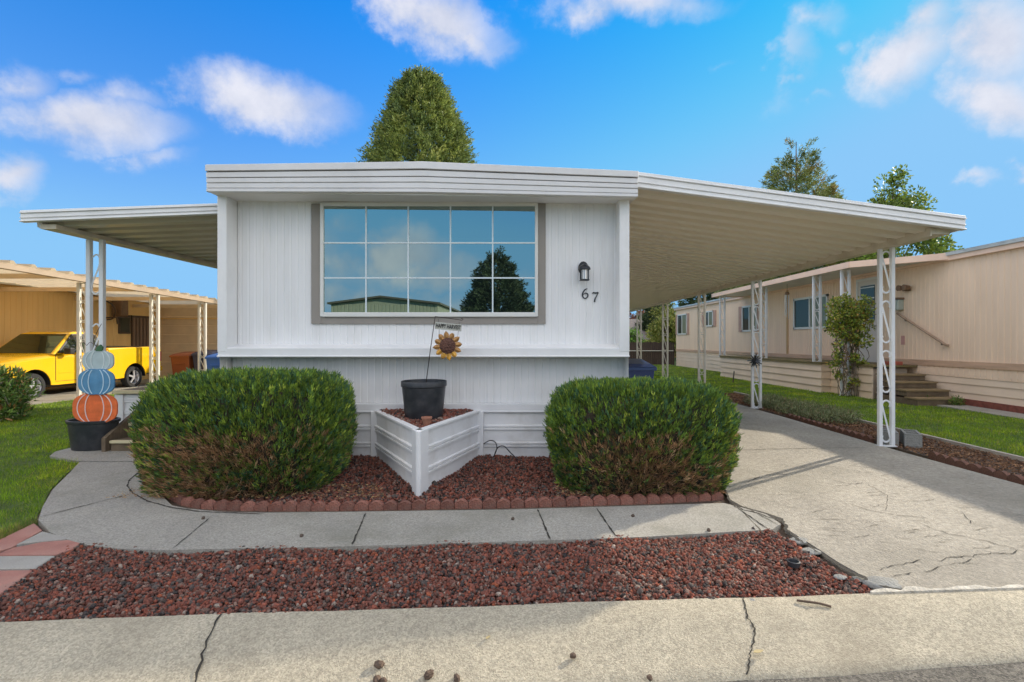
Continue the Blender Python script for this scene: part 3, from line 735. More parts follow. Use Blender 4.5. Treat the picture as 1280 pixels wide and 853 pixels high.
# ------------------------------------------------------------------ nursery pot on the planter
def pot(name, label, c, r, h, sx=1., cat='pot', grp=None, fillz=None):
    t = thing(name, label, cat, c)
    mb = MB(); mb.lathe([(0, 0), (r*.80, 0), (r*.82, .01), (r*.955, h*.84), (r*.99, h*.86), (r*1.0, h*.865), (r*1.0, h*.985), (r*.985, h), (r*.95, h), (r*.94, h*.9), (r*.93, h*.82), (0, h*.82)], c, 40, sx=sx)
    mb.build('pot_body', M['pot'], t, smooth='auto'); return t
np_ = pot('plant_pot', 'round black nursery pot standing on the rocks inside the white planter box', (-1.085, 5.38, .60), .245, .395)
mb = MB(); mb.lathe([(0, .31), (.228, .315)], (-1.085, 5.38, .60), 24); mb.build('potting_soil', M['soil'], np_)
cl = thing('terracotta_pot', 'small terracotta pot lying in the rocks in front of the black nursery pot', 'pot', (-.985, 5.02, .56))
mb = MB(); mb.lathe([(0, 0), (.034, 0), (.046, .07), (.055, .072), (.055, .09), (.046, .092), (.04, .03), (0, .02)], (-.985, 5.02, .57), 20); o = mb.build('pot_body', M['clay'], cl, smooth='auto')
# garden stake with sign and sunflower
sk = thing('garden_stake', 'thin iron stake with HAPPY HARVEST sign and metal sunflower above the nursery pot', 'garden ornament', (-1.07, 5.38, .92))
Y0 = 5.36
top = W(544, 396, Y0); bot = W(532, 478, Y0); arm = W(577, 400.5, Y0)
mb = MB(); mb.tube([bot-Vector((0, 0, .05)), bot.lerp(top, .5), top], .0045, 6); mb.tube([top, top.lerp(arm, .5)+Vector((0, 0, .003)), arm, arm+Vector((.015, 0, .006)), arm+Vector((.012, 0, .022)), arm+Vector((-.006, 0, .018))], .0045, 6)
mb.build('stake', M['rust_wire'], sk, smooth=True)
for a, b in (((548, 399), (548, 404)), ((574, 402), (574, 407)), ((549, 412), (549, 426)), ((573, 414), (572, 424))):
    mb = MB(); mb.tube([W(*a, Y0), W(*b, Y0)], .002, 5); mb.build('hanger_wire', M['rust_wire'], sk)
ang = -R(5.5); cc = W(560.5, 408.6, Y0)
def rotp(x, z): return (cc.x+x*math.cos(ang)-z*math.sin(ang), cc.z+x*math.sin(ang)+z*math.cos(ang))
mb = MB(); q = [rotp(-.143, -.038), rotp(.143, -.038), rotp(.143, .038), rotp(-.143, .038)]
mb.prism([(x, Y0-.005, z) for x, z in q], (0, .008, 0)); sb = mb.build('sign', M['board'], sk, bevel=.001)
tcu = bpy.data.curves.new('lettering', 'FONT'); tcu.body = 'HAPPY HARVEST'; tcu.size = .062; tcu.align_x = 'CENTER'; tcu.align_y = 'CENTER'; tcu.extrude = .0012; tcu.offset = .0014
to = bpy.data.objects.new('tmp', tcu); COL.objects.link(to); bpy.context.view_layer.update()
me = bpy.data.meshes.new_from_object(to.evaluated_get(bpy.context.evaluated_depsgraph_get())); bpy.data.objects.remove(to)
xs_ = [v.co.x for v in me.vertices]; wdt = max(xs_)-min(xs_); sc_ = .268/wdt
me.materials.clear(); me.materials.append(M['ink'])
mt = Matrix.Translation(Vector((cc.x, Y0-.0075, cc.z))-wl(sk)) @ Matrix.Rotation(-ang, 4, 'Y') @ Matrix.Rotation(R(90), 4, 'X') @ Matrix.Diagonal((sc_, 1.0, 1, 1))
me.transform(mt); lo_ = bpy.data.objects.new('lettering', me); COL.objects.link(lo_); lo_.parent = sb
fc = W(559.5, 432.5, Y0)
for i in range(12):
    t = 2*math.pi*i/12+.12; d = Vector((math.cos(t), 0, math.sin(t))); s_ = Vector((-d.z, 0, d.x))
    r0, r1 = .075, .158+.008*math.sin(i*2.3); mb = MB(); P = []
    out = [(r0, .016), (r0+.02, .026), (r0+.045, .029), (r0+.065, .020), (r1, .0)]
    f = [fc+d*r+s_*w for r, w in out]+[fc+d*r-s_*w for r, w in out[-2::-1]]
    mid = [fc+d*r+Vector((0, -.012 if 0 < k < 4 else -.003, 0)) for k, (r, w) in enumerate(out)]
    vs = [fc+d*r+s_*w+Vector((0, .004, 0)) for r, w in out]+mid+[fc+d*r-s_*w+Vector((0, .004, 0)) for r, w in out]
    n = len(out); fs = []
    for a in (0, n):
        for k in range(n-1): fs.append((a+k, a+k+1, a+n+k+1, a+n+k))
    mb.mesh(vs, fs); mb.build('petal', M['petal'] if 7 <= i <= 10 else M['petal2'], sk)
mb = MB(); mb.lathe([(0, -.028), (.04, -.027), (.068, -.02), (.086, -.008), (.088, .004), (0, .006)], fc, 28, axis='y'); mb.build('flower_disc', M['disc'], sk, smooth='auto')
# power cord
mb = MB()
P = [W(x, y, Y) for x, y, Y in ((603, 556, 5.82), (612, 551, 5.78), (619, 553, 5.74), (621, 561, 5.72), (617, 572, 5.7), (622, 560, 5.66), (630, 558, 5.64), (638, 566, 5.6), (648, 575, 5.55))]
mb.tube(smooth_curve(P, 5), .006, 6); o = mb.build('power_cord', M['black'], smooth=True); setp(o, 'black cord curling out of the rocks against the white skirting', 'cord')
# ------------------------------------------------------------------ left tub with pumpkins
tub = thing('oval_tub', 'oval black plastic tub filled with stones beside the porch steps', 'tub', (W(117, 566, 6.42).x, 6.42, ZW))
tc_ = Vector((W(117, 566, 6.42).x, 6.42, ZW))
mb = MB(); mb.lathe([(0, 0), (.245, 0), (.252, .01), (.292, .335), (.305, .34), (.312, .35), (.312, .375), (.30, .38), (.285, .378), (.278, .33), (.27, .31), (0, .31)], tc_, 44, sy=.68); mb.build('tub_body', M['pot'], tub, smooth='auto')
for i in range(16):
    a = random.uniform(0, 6.28); r = random.uniform(.04, .2); s_ = random.uniform(.025, .05)
    mb = MB(); vs = []
    import bmesh as _b
    bm = _b.new(); _b.ops.create_icosphere(bm, subdivisions=2, radius=1)
    vs = [Vector((v.co.x*s_*1.3, v.co.y*s_, v.co.z*s_*.8))*(1+.18*noise.noise(v.co*1.5+Vector((i*3, 0, 0)))) for v in bm.verts]
    fs = [tuple(v.index for v in f.verts) for f in bm.faces]; bm.free()
    mb.mesh([v+tc_+Vector((r*math.cos(a), r*.6*math.sin(a), .33)) for v in vs], fs)
    o = mb.build('stone', M['stone'], None, smooth=True)
    setp(o, 'grey river stone lying in the oval black tub', 'stone', 'stones in the oval black tub')
pk = thing('pumpkin_stack', 'painted cutout of three stacked pumpkins, orange, blue and pale grey', 'decoration', (tc_.x, 6.30, .35))
def pumpkin(px0, px1, py0, py1, y, m, ml, nm, th=.02, lobes=True):
    a = W(px0, py0, y); b = W(px1, py1, y); cx, cz = (a.x+b.x)/2, (a.z+b.z)/2; rx, rz = (b.x-a.x)/2, (a.z-b.z)/2
    pts = []
    for k in range(48):
        t = 2*math.pi*k/48; c_, s_ = math.cos(t), math.sin(t)
        rr = (abs(c_)**2.6+abs(s_)**2.6)**(-1/2.6)
        bmp = 1+.022*abs(math.sin(t*3)) if lobes else 1
        pts.append((cx+rx*c_*rr*bmp*.985, y, cz+rz*s_*rr*(.95+.05*abs(math.sin(c_*5)))))
    mb = MB(); mb.prism(pts, (0, th, 0)); o = mb.build(nm, m, pk, bevel=.002)
    for f in (-.78, -.42, .42, .78):
        P = []; mb = MB()
        for k in range(13):
            v = -1+2*k/12; xx = f*math.sqrt(max(0, 1-(v*.86)**2))
            P.append(Vector((cx+rx*xx*.98, y-.003, cz+rz*v*.9)))
        for p, q in zip(P, P[1:]): mb.bar(p, q, .011, .004, up=(0, 1, 0))
        mb.build('rib_line', ml, o)
pumpkin(90, 146.5, 491, 530, 6.30, M['pump_o'], M['line_w'], 'orange_pumpkin')
pumpkin(97, 143, 461, 494, 6.275, M['pump_b'], M['line_b'], 'blue_pumpkin')
pumpkin(102.5, 142, 438, 464, 6.30, M['pump_w'], M['line_g'], 'pale_pumpkin')
mb = MB(); mb.prism([W(x, y, 6.29) for x, y in ((119, 439), (127, 439), (128, 434), (125, 431), (121, 434))], (0, .02, 0)); mb.build('stem', M['stem_g'], pk)
mb = MB(); mb.tube(smooth_curve([W(x, y, 6.295) for x, y in ((121, 434), (117, 426), (120, 418), (124, 410), (127, 405))], 4), .003, 5); mb.tube(smooth_curve([W(x, y, 6.295) for x, y in ((121, 434), (113, 428), (108, 432), (104, 425))], 4), .003, 5); mb.build('wire_tendril', M['rust_wire'], pk)
# ------------------------------------------------------------------ scalloped edging bricks
def edging_brick(p, ang_, m, L=.118, label='', grp='', first=[None]):
    mb = MB(); pr = []
    for k in range(9):
        t = k/8; pr.append((-L/2+L*t, .028+.034*math.sin(math.pi*t)**.8))
    poly = [(-L/2+.002, -.03)]+pr+[(L/2-.002, -.03)]
    mb.prism([(p[0]+x, p[1]-.028, p[2]+z) for x, z in poly], (0, .056, 0))
    return mb
proto = edging_brick((0, 0, 0), 0, None).build('edging_brick', M['terracotta'], None, bevel=.005, seg=2)
proto.location = (0, 0, 0)
me0 = proto.data; zmin = min(v.co.z for v in me0.vertices)
for v in me0.vertices: v.co.z -= zmin+.03
def run_bricks(path, lab, grp, m=None, scale=1., z=0.):
    global proto
    P = [Vector((a, b, 0)) for a, b in path]; out = []; acc = 0; step = .121*scale; nxt = step/2
    for a, b in zip(P, P[1:]):
        L = (b-a).length
        while nxt <= acc+L:
            t = (nxt-acc)/L; q = a.lerp(b, t); d = (b-a); out.append((q, math.atan2(d.y, d.x))); nxt += step
        acc += L
    return out
inn = [(G(x, y, .0).x, G(x, y, .0).y) for x, y in ((200, 614), (212, 623), (228, 631), (250, 635), (290, 637), (340, 638), (430, 637.5), (640, 634), (740, 631), (830, 628), (905, 624))]
spots = run_bricks(inn, '', '')
for i, (q, a) in enumerate(spots):
    o = proto if i == 0 else proto.copy()
    if i: COL.objects.link(o)
    o.location = (q.x, q.y+.03, .001+random.uniform(-.006, .006)); o.rotation_euler = (random.uniform(-.06, .06), random.uniform(-.04, .04), a+random.uniform(-.04, .04))
    setp(o, 'scalloped terracotta edging brick in the row between rock bed and footpath', 'edging brick', 'scalloped terracotta bricks edging the rock bed')
bb = bpy.data.meshes.new_from_object(proto); bb.materials.clear(); bb.materials.append(M['brown_brick'])
rp = [(5.38, 2.95), (5.12, 3.6), (4.98, 4.8), (4.93, 5.6), (4.98, 6.05)]
rp2 = [(4.88, 6.95), (4.86, 8.0), (4.84, 9.2)]
for rr in (rp, rp2):
    for i, (q, a) in enumerate(run_bricks(rr, '', '', scale=1.2)):
        o = bpy.data.objects.new('edging_brick', bb); COL.objects.link(o); o.location = (q.x, q.y, .015); o.scale = (1.2, 1, 1.05)
        o.rotation_euler = (random.uniform(-.08, .08), random.uniform(-.05, .05), a)
        setp(o, 'dark brown scalloped edging brick between the driveway and the bark mulch strip', 'edging brick', 'brown bricks edging the mulch strip')
# ------------------------------------------------------------------ pavers at lower left
pav = [
 ('paver_red', [(-60, 702), (43, 653), (53, 662), (14, 684), (-60, 704)], 'red paver nearest the lawn, long and thin'),
 ('paver_grey', [(54, 664), (89, 673), (30, 678.5), (20, 681)], 'grey wedge paver touching the curved footpath'),
 ('paver_red', [(-2, 692), (16, 684.5), (52, 677.5), (90, 674.5), (101, 678.5), (91, 685.5), (70, 693), (-2, 693.6)], 'broad red paver in front of the curved footpath'),
 ('paver_grey', [(-10, 695), (69, 694.5), (44.5, 710), (-90, 712), (-75, 709)], 'grey paver between the two red pavers'),
 ('paver_red', [(-90, 713.5), (41, 712), (2, 741), (-90, 741)], 'red paver nearest the kerb'),
]
for k, pts, lab in pav:
    q = [G(x, y, .03) for x, y in pts]; mb = MB(); slab(mb, [(p.x, p.y) for p in q], .028+random.uniform(-.003, .003), .06)
    o = mb.build('paver', M[k], None, bevel=.005); setp(o, lab, 'paver')

# ------------------------------------------------------------------ wheeled bins
def cart(label, x, y, h, w, m, ml, rz=0., lidopen=False):
    z = zg(y)+.01; t = thing('wheeled_bin', label, 'bin', (x, y, z)); d = w*1.1
    mb = MB(); mb.hexa([(x-w*.40, y-d*.38, z+.03), (x+w*.40, y-d*.38, z+.03), (x+w*.40, y+d*.3, z+.03), (x-w*.40, y+d*.3, z+.03)],
            [(x-w*.48, y-d*.5, z+h*.86), (x+w*.48, y-d*.5, z+h*.86), (x+w*.48, y+d*.45, z+h*.92), (x-w*.48, y+d*.45, z+h*.92)])
    mb.build('bin_body', m, t, bevel=.02, seg=2)
    mb = MB(); mb.hexa([(x-w*.515, y-d*.54, z+h*.83), (x+w*.515, y-d*.54, z+h*.83), (x+w*.515, y+d*.5, z+h*.90), (x-w*.515, y+d*.5, z+h*.90)],
            [(x-w*.515, y-d*.54, z+h*.885), (x+w*.515, y-d*.54, z+h*.885), (x+w*.515, y+d*.5, z+h*.955), (x-w*.515, y+d*.5, z+h*.955)])
    mb.hexa([(x-w*.515, y-d*.54, z+h*.886), (x+w*.515, y-d*.54, z+h*.886), (x+w*.515, y+d*.5, z+h*.956), (x-w*.515, y+d*.5, z+h*.956)],
            [(x-w*.42, y-d*.40, z+h*.94), (x+w*.42, y-d*.40, z+h*.94), (x+w*.42, y+d*.42, z+h), (x-w*.42, y+d*.42, z+h)])
    mb.build('lid', ml, t, bevel=.012, seg=2)
    for s in (-1, 1):
        mb = MB(); mb.lathe([(0, -.03), (.13, -.03), (.14, 0), (.13, .03), (0, .03)], (x+s*w*.44, y+d*.36, z+.14), 20, axis='x'); mb.build('wheel', M['tyre'], t, smooth='auto')
    mb = MB(); mb.tube([(x-w*.45, y+d*.46, z+h*.9), (x-w*.45, y+d*.60, z+h*.93), (x+w*.45, y+d*.60, z+h*.93), (x+w*.45, y+d*.46, z+h*.9)], .016, 8); mb.build('handle', ml, t, smooth=True)
    mb = MB(); mb.box(x-w*.25, x+w*.25, y-d*.5-.006, y-d*.5+.02, z+h*.62, z+h*.66); mb.build('grip_bar', m, t)
    return t
cart('rust brown wheeled bin beside the tailgate of the yellow pickup', -11.55, 17.0, 1.08, .66, M['bin_o'], M['bin_o'])
cart('dark wheeled bin behind the white lattice post, right of the rust brown bin', -10.85, 17.1, 1.14, .70, M['bin_d'], M['bin_d'])
cart('bright blue wheeled bin close to the corner of the white home', -9.85, 16.1, 1.05, .58, M['bin_b'], M['bin_b'])
cart('navy blue wheeled bin under the carport behind the right juniper', 1.93, 9.35, 1.05, .86, M['bin_n'], M['bin_lid'])

# ------------------------------------------------------------------ yellow pickup
TX = -12.2; TY = 11.5; TZ = -.095
tk = thing('pickup_truck', 'bright yellow extended-cab pickup truck parked under the tan home\'s carport', 'pickup truck', (TX-.86, TY+2.5, TZ))
def tp(s, h, off=0.): return Vector((TX-off, TY+s, TZ+h))
def arch(sc, r, z0):
    out = []
    for k in range(0, 13):
        a = math.pi-math.pi*k/12; out.append((sc+r*math.cos(a), max(z0, .34+r*math.sin(a))))
    return out
low = [(0.02, .42), (.0, .62), (.03, .80), (.14, .97), (.6, 1.06), (1.38, 1.145), (3.02, 1.20), (3.04, 1.27), (5.12, 1.285), (5.17, 1.2), (5.18, .62), (5.15, .5), (4.52, .42)]
bot = arch(4.07, .43, .34)[::-1]+[(3.5, .33), (1.45, .33)]+arch(.87, .43, .34)[::-1]+[(.3, .40)]
poly = low+bot
# body in width slices so the flanks bulge and the hood edge rounds off
mb = MB()
Wt = 1.74
def prof_at(f):      # f 0 at the flank, grows inward : lower the top edge slightly at the flank
    out = []
    for s, h in poly:
        d = 0
        if h > .9 and s < 3.0: d = .085*max(0, 1-f/.30)**2.2
        elif h > 1.1: d = .03*max(0, 1-f/.08)**2
        out.append((s, h-d))
    return out
offs = [0.03, 0.0, .0, .05, .14, Wt/2, Wt-.14, Wt-.05, Wt, Wt, Wt-.03]
# cross slices: (offset, inset factor)
sl = [(.035, 0., .72), (0., 0., 1.)]
slices = [(0.02, 0.0), (0.0, 0.0), (.05, .05), (.14, .14), (Wt-.14, .14), (Wt-.05, .05), (Wt, 0.)]
rings = []
for o_, f in ((0.0, 0.0), (.03, .03), (.07, .07), (.14, .14), (.3, .3), (Wt-.3, .3), (Wt-.14, .14), (Wt-.07, .07), (Wt-.03, .03), (Wt, 0.)):
    rings.append([tp(s, h, o_) for s, h in prof_at(f)])
n = len(poly); vs = [p for r in rings for p in r]
fs = [(i*n+j, i*n+(j+1) % n, (i+1)*n+(j+1) % n, (i+1)*n+j) for i in range(len(rings)-1) for j in range(n)]
for i in (0, len(rings)-1):
    tri = tessellate_polygon([[Vector((p.y, p.z, 0)) for p in rings[i]]]); fs += [tuple(i*n+k for k in t) for t in tri]
mb.mesh(vs, fs); body = mb.build('body', M['yellow'], tk, smooth='auto', bevel=.012, seg=2)
# cabin
cab_b = [(1.37, 1.13), (3.02, 1.19)]; cab_t = [(2.05, 1.69), (2.35, 1.745), (2.62, 1.745), (2.86, 1.70)]
ins_b, ins_t = .03, .20
sec = [(1.37, 1.13, ins_b), (2.03, 1.68, ins_t), (2.22, 1.74, ins_t+.06), (2.72, 1.745, ins_t+.06), (2.90, 1.66, ins_t), (3.03, 1.19, ins_b)]
mb = MB(); vs = []
for side in (0, 1):
    for s, h, o_ in sec: vs.append(tp(s, h, o_ if side == 0 else Wt-o_))
m_ = len(sec); fs = [(i, i+1, m_+i+1, m_+i) for i in range(m_-1)]+[tuple(range(m_)), tuple(range(m_, 2*m_))[::-1]]
mb.mesh(vs, fs); mb.build('cab', M['yellow'], tk, bevel=.035, seg=3, smooth='auto')
def on_plane(P, d, th=.008):
    return [Vector(p)+Vector(d)*th for p in P]
mb = MB(); P = [tp(1.40, 1.150, .11), tp(2.0, 1.655, .245), tp(2.0, 1.655, Wt-.245), tp(1.40, 1.150, Wt-.11)]
nn = (P[1]-P[0]).cross(P[3]-P[0]).normalized(); nn = nn if nn.z > 0 else -nn
mb.prism([p+nn*.012 for p in P], tuple(-nn*.01)); mb.build('windscreen', M['windscreen'], tk)
mb = MB(); P = [tp(2.905, 1.62, .27), tp(3.01, 1.26, .12), tp(3.01, 1.26, Wt-.12), tp(2.905, 1.62, Wt-.27)]; mb.prism([p+Vector((0, .014, 0)) for p in P], (0, -.008, 0)); mb.build('rear_window', M['windscreen'], tk)
def side_pt(s, h, side, out=.012):
    f = (h-1.16)/(1.68-1.16); o_ = ins_b+(ins_t-ins_b)*f-out
    return tp(s, h, o_ if side == 0 else Wt-o_)
for side in (0, 1):
    d = Vector((-.006 if side == 0 else .006, 0, 0))
    fr_ = [(1.52, 1.17), (2.10, 1.655), (2.42, 1.665), (2.42, 1.18)]
    mb = MB(); mb.prism([side_pt(s, h, side, .008) for s, h in ((1.49, 1.160), (2.07, 1.67), (2.80, 1.675), (2.86, 1.63), (2.90, 1.30), (2.87, 1.175))], tuple(d)); mb.build('window_seal', M['carblack'], tk)
    mb = MB(); mb.prism([side_pt(s, h, side) for s, h in ((1.56, 1.18), (2.11, 1.645), (2.38, 1.65), (2.38, 1.185))], tuple(d)); mb.build('side_window', M['sideglass'], tk)
    mb = MB(); mb.prism([side_pt(s, h, side) for s, h in ((2.45, 1.19), (2.45, 1.65), (2.78, 1.65), (2.84, 1.6), (2.86, 1.2))], tuple(d)); mb.build('side_window', M['sideglass'], tk)
    xo = -.002 if side == 0 else Wt+.002
    mb = MB()     # door with shut lines
    for a, b in (((1.42, .45), (1.42, 1.12)), ((2.44, .42), (2.44, 1.16)), ((1.42, .43), (2.44, .42)), ((2.93, .5), (2.93, 1.18)), ((3.05, .45), (3.05, 1.24))): mb.bar(tp(*a, xo), tp(*b, xo), .008, .012, up=(1, 0, 0))
    dr = mb.build('door', M['carblack'], tk)
    mb = MB(); mb.bar(tp(2.22, 1.03, xo-.012 if side == 0 else xo+.012), tp(2.40, 1.035, xo-.012 if side == 0 else xo+.012), .022, .03, up=(1, 0, 0)); mb.build('handle', M['yellow'], dr, bevel=.005)
    mb = MB(); xm = -.13 if side == 0 else Wt+.13; xh = .0 if side == 0 else Wt
    mb.box(min(tp(0, 0, xm-.09).x, tp(0, 0, xm+.09).x), max(tp(0, 0, xm-.09).x, tp(0, 0, xm+.09).x), TY+1.60, TY+1.74, TZ+1.13, TZ+1.29)
    mb.bar(tp(1.68, 1.15, xm), tp(1.68, 1.15, xh), .05, .04); mb.build('mirror', M['carblack'], tk, bevel=.025, seg=3)
    mb = MB(); mb.prism([tp(s, h, xo-.004 if side == 0 else xo+.004) for s, h in ((1.5, .66), (2.95, .66), (2.95, .632), (1.5, .632))], (.004 if side == 0 else -.004, 0, 0)); mb.build('side_moulding', M['yellow'], tk, bevel=.003)
    for sc2 in (.87, 4.07):
        # arch lip + dark liner
        mb = MB(); inn_ = .24
        pts = [tp(sc2+.425*math.cos(a), .34+.425*math.sin(a), 0) for a in [math.pi*k/14 for k in range(15)]]
        x_out = TX-.012 if side == 0 else TX-Wt+.012; x_in = x_out-.28 if side == 0 else x_out+.28
        for p, q in zip(pts, pts[1:]): mb.face([(x_out, p.y, p.z), (x_out, q.y, q.z), (x_in, q.y, q.z), (x_in, p.y, p.z)])
        mb.face([(x_in, p.y, p.z) for p in pts]); mb.build('wheel_arch', M['carblack'], tk)
        wx = TX-.13 if side == 0 else TX-Wt+.13
        wh = bpy.data.objects.new('wheel', None); COL.objects.link(wh); wh.parent = tk; wh.location = Vector((wx, TY+sc2, TZ+.335))-wl(tk)
        c = Vector((wx, TY+sc2, TZ+.335)); sg = 1 if side == 0 else -1
        mb = MB(); mb.lathe([(.215, -.10), (.31, -.10), (.333, -.07), (.335, 0), (.333, .07), (.31, .10), (.225, .105), (.215, .09)], c, 36, axis='x', cap=False); mb.build('tyre', M['tyre'], wh, smooth='auto')
        mb = MB(); mb.lathe([(.222, sg*.098), (.222, sg*.08), (.205, sg*.06), (.195, -sg*.02)], c, 32, axis='x', cap=False)
        for k in range(5):
            a = 2*math.pi*k/5+.3; d1 = Vector((0, math.cos(a), math.sin(a))); mb.bar(c+d1*.03+Vector((sg*.085, 0, 0)), c+d1*.205+Vector((sg*.078, 0, 0)), .05, .028, up=(1, 0, 0))
        mb.lathe([(0, sg*.103), (.045, sg*.1), (.055, sg*.07)], c, 16, axis='x')
        mb.build('rim', M['rim'], wh, smooth='auto')
        mb = MB(); mb.lathe([(0, sg*.0), (.185, sg*.0)], c, 20, axis='x'); mb.build('brake_disc', M['carblack'], wh)
mb = MB(); mb.box(TX-Wt+.02, TX-.02, TY-.08, TY+.12, TZ+.42, TZ+.62); mb.build('front_bumper', M['yellow'], tk, bevel=.03, seg=2)
mb = MB(); mb.box(TX-Wt+.35, TX-.35, TY-.015, TY+.06, TZ+.66, TZ+.82); mb.build('grille', M['carblack'], tk, bevel=.01)
for x in (TX-.36, TX-Wt+.04):
    mb = MB(); mb.box(x, x+.32, TY-.01, TY+.2, TZ+.66, TZ+.84); mb.build('headlight', M['headlight'], tk, bevel=.02, seg=2)
for x in (TX-.14, TX-Wt-.004):
    mb = MB(); mb.box(x, x+.144, TY+5.04, TY+5.195, TZ+.78, TZ+1.12); mb.build('taillight', M['taillight'], tk, bevel=.02, seg=2)
mb = MB(); mb.box(TX-Wt+.03, TX-.03, TY+5.12, TY+5.3, TZ+.45, TZ+.62); mb.build('rear_bumper', M['yellow'], tk, bevel=.03, seg=2)
mb = MB(); mb.box(TX-Wt+.08, TX-.08, TY+3.1, TY+4.93, TZ+1.287, TZ+1.292); mb.build('bed_cover', M['carblack'], tk)
mb = MB(); mb.box(TX-Wt+.2, TX-.2, TY+.5, TY+4.6, TZ+.27, TZ+.45); mb.build('chassis', M['carblack'], tk)

# ------------------------------------------------------------------ tan home on the left with its carport
LW = -14.5
th_ = thing('tan_mobile_home', 'tan mobile home with vertical siding on the left behind the yellow pickup', 'mobile home', (LW, 14, 0))
mb = MB(); mb.ribbed((LW, 24, -.3), (0, -1, 0), (0, 0, 3.3), (1, 0, 0), vprof(21, .16, .012)); mb.box(LW-4, LW-.03, 3.0, 24, -.3, 3.0); mb.build('wall', M['tan_wall'], th_)
mb = MB(); mb.hexa([(LW-4.2, 2.8, 2.95), (LW+.2, 2.8, 2.95), (LW+.2, 24.2, 2.95), (LW-4.2, 24.2, 2.95)], [(LW-4.2, 2.8, 3.15), (LW+.2, 2.8, 3.10), (LW+.2, 24.2, 3.10), (LW-4.2, 24.2, 3.15)]); mb.build('roof', M['galv'], th_)
def wy(px, X): return X*F/(px-CX)
y0, y1 = wy(147.5, LW), wy(162, LW)
mb = MB(); mb.box(LW-.01, LW+.04, y0, y1, 1.62, 2.58); w_ = mb.build('window', M['brownmetal'], th_); mb = MB(); mb.box(LW+.035, LW+.045, y0+.06, y1-.06, 1.68, 2.52); mb.build('pane', M['pane_dim'], w_)
# tall slatted door
y0, y1 = wy(163.5, LW), wy(189, LW)
mb = MB(); mb.box(LW-.01, LW+.05, y0, y1, .1, 2.30)
dr = mb.build('slatted_door', M['brownmetal'], th_)
mb = MB()
for k in range(6): yy = y0+(y1-y0)*(k+.5)/6; mb.box(LW+.05, LW+.065, yy-.05, yy+.05, .15, 2.22)
mb.build('slats', mat('brown_slats', (.22, .14, .09), .7), dr)
mb = MB(); mb.box(LW+.0, LW+.07, wy(158, LW), wy(190, LW), 2.30, 2.85); mb.build('upper_panel', M['tan_wall'], th_)
# shed that closes the carport
sh = thing('carport_shed', 'tan storage shed of lapped panels closing the far end of the left carport', 'shed', (-12.4, 19.7, -.2))
mb = MB(); pr = [(0, 0)]
for k in range(1, 9): pr += [(k*.36-.012, .012), (k*.36, -.01)]
pr = [q for q in pr if q[0] < 3.0]+[(3.05, 0)]
mb.ribbed((-14.42, 19.6, -.2), (0, 0, 1), (4.4, 0, 0), (0, -1, 0), pr); mb.box(-14.42, -10.0, 19.64, 22.5, -.3, 2.85); mb.build('wall', M['tan_dark'], sh)
mb = MB(); mb.box(-14.44, -9.98, 19.575, 19.60, 2.2, 2.26); mb.box(-14.44, -14.36, 19.57, 19.6, -.2, 2.8); mb.build('trim', M['tan_wall'], sh)
# the brown unit on the wall
bu = thing('wall_unit', 'brown boxy unit on an iron bracket high on the tan wall', 'wall unit', (LW+.3, 16.5, 2.2))
y0, y1 = wy(121, LW), wy(147, LW)
mb = MB(); mb.box(LW+.05, LW+.45, y0+.5, y1-.05, 2.22, 2.82); mb.build('housing', M['brownbox'], bu, bevel=.05, seg=3)
mb = MB(); mb.tube(smooth_curve([(LW+.02, y0, 2.75), (LW+.3, y0+.1, 2.7), (LW+.42, y0+.25, 2.45), (LW+.3, y0+.3, 2.15), (LW+.1, y0+.3, 2.1)], 4), .025, 6); mb.tube([(LW, y0+.2, 2.15), (LW+.4, y0+.3, 2.18), (LW+.45, y1, 2.2)], .025, 6); mb.tube([(LW+.4, y0+.35, 2.2), (LW+.42, y0+.35, 1.95)], .03, 6); mb.build('bracket', M['brownmetal'], bu, smooth='auto')
lc = thing('neighbour_carport', 'low carport with ridged roof made translucent and white lattice posts over the yellow pickup', 'carport', (-10.8, 12.2, 0))
def lr(y): return 3.00-.034*(y-10.2)
mb = MB()
ya, yb = 3.2, 20.6
pr = []
a = 0
while a < yb-ya: pr += [(a, 0), (a+.26, 0), (a+.30, .07), (a+.36, .07), (a+.42, 0)]; a += .45
pr = [q for q in pr if q[0] < yb-ya]
mb.ribbed((-10.6, ya, lr(ya)), Vector((0, 1, -.034)), (-4.0, 0, .12), (0, 0, 1), pr)
mb.build('roof_sheet', mat('roofing_made_translucent', (.66, .54, .36), .5, var=.08, trans=.55), lc)  # translucency added so daylight brightens the tan wall and the pickup
mb = MB(); mb.hexa([(-10.75, ya, lr(ya)-.12), (-10.62, ya, lr(ya)-.12), (-10.62, yb, lr(yb)-.12), (-10.75, yb, lr(yb)-.12)], [(-10.75, ya, lr(ya)-.01), (-10.62, ya, lr(ya)-.01), (-10.62, yb, lr(yb)-.01), (-10.75, yb, lr(yb)-.01)]); mb.build('edge_beam', mat('tan_beam', (.42, .31, .21), .6), lc)
for y_ in (4.5, 6.8, 9.1, 11.4, 13.7, 16.0, 18.3): mb = MB(); mb.box(-14.5, -10.7, y_-.03, y_+.03, lr(y_)-.13, lr(y_)-.02); mb.build('rafter', M['tan_dark'], lc)
for y in (5.2, 8.7, 12.15, 14.5, 16.65, 19.8):
    lattice_post(lc, -10.8, y, zg(y), lr(y)-.11, .20, .07, M['post_cream'], nsc=6)

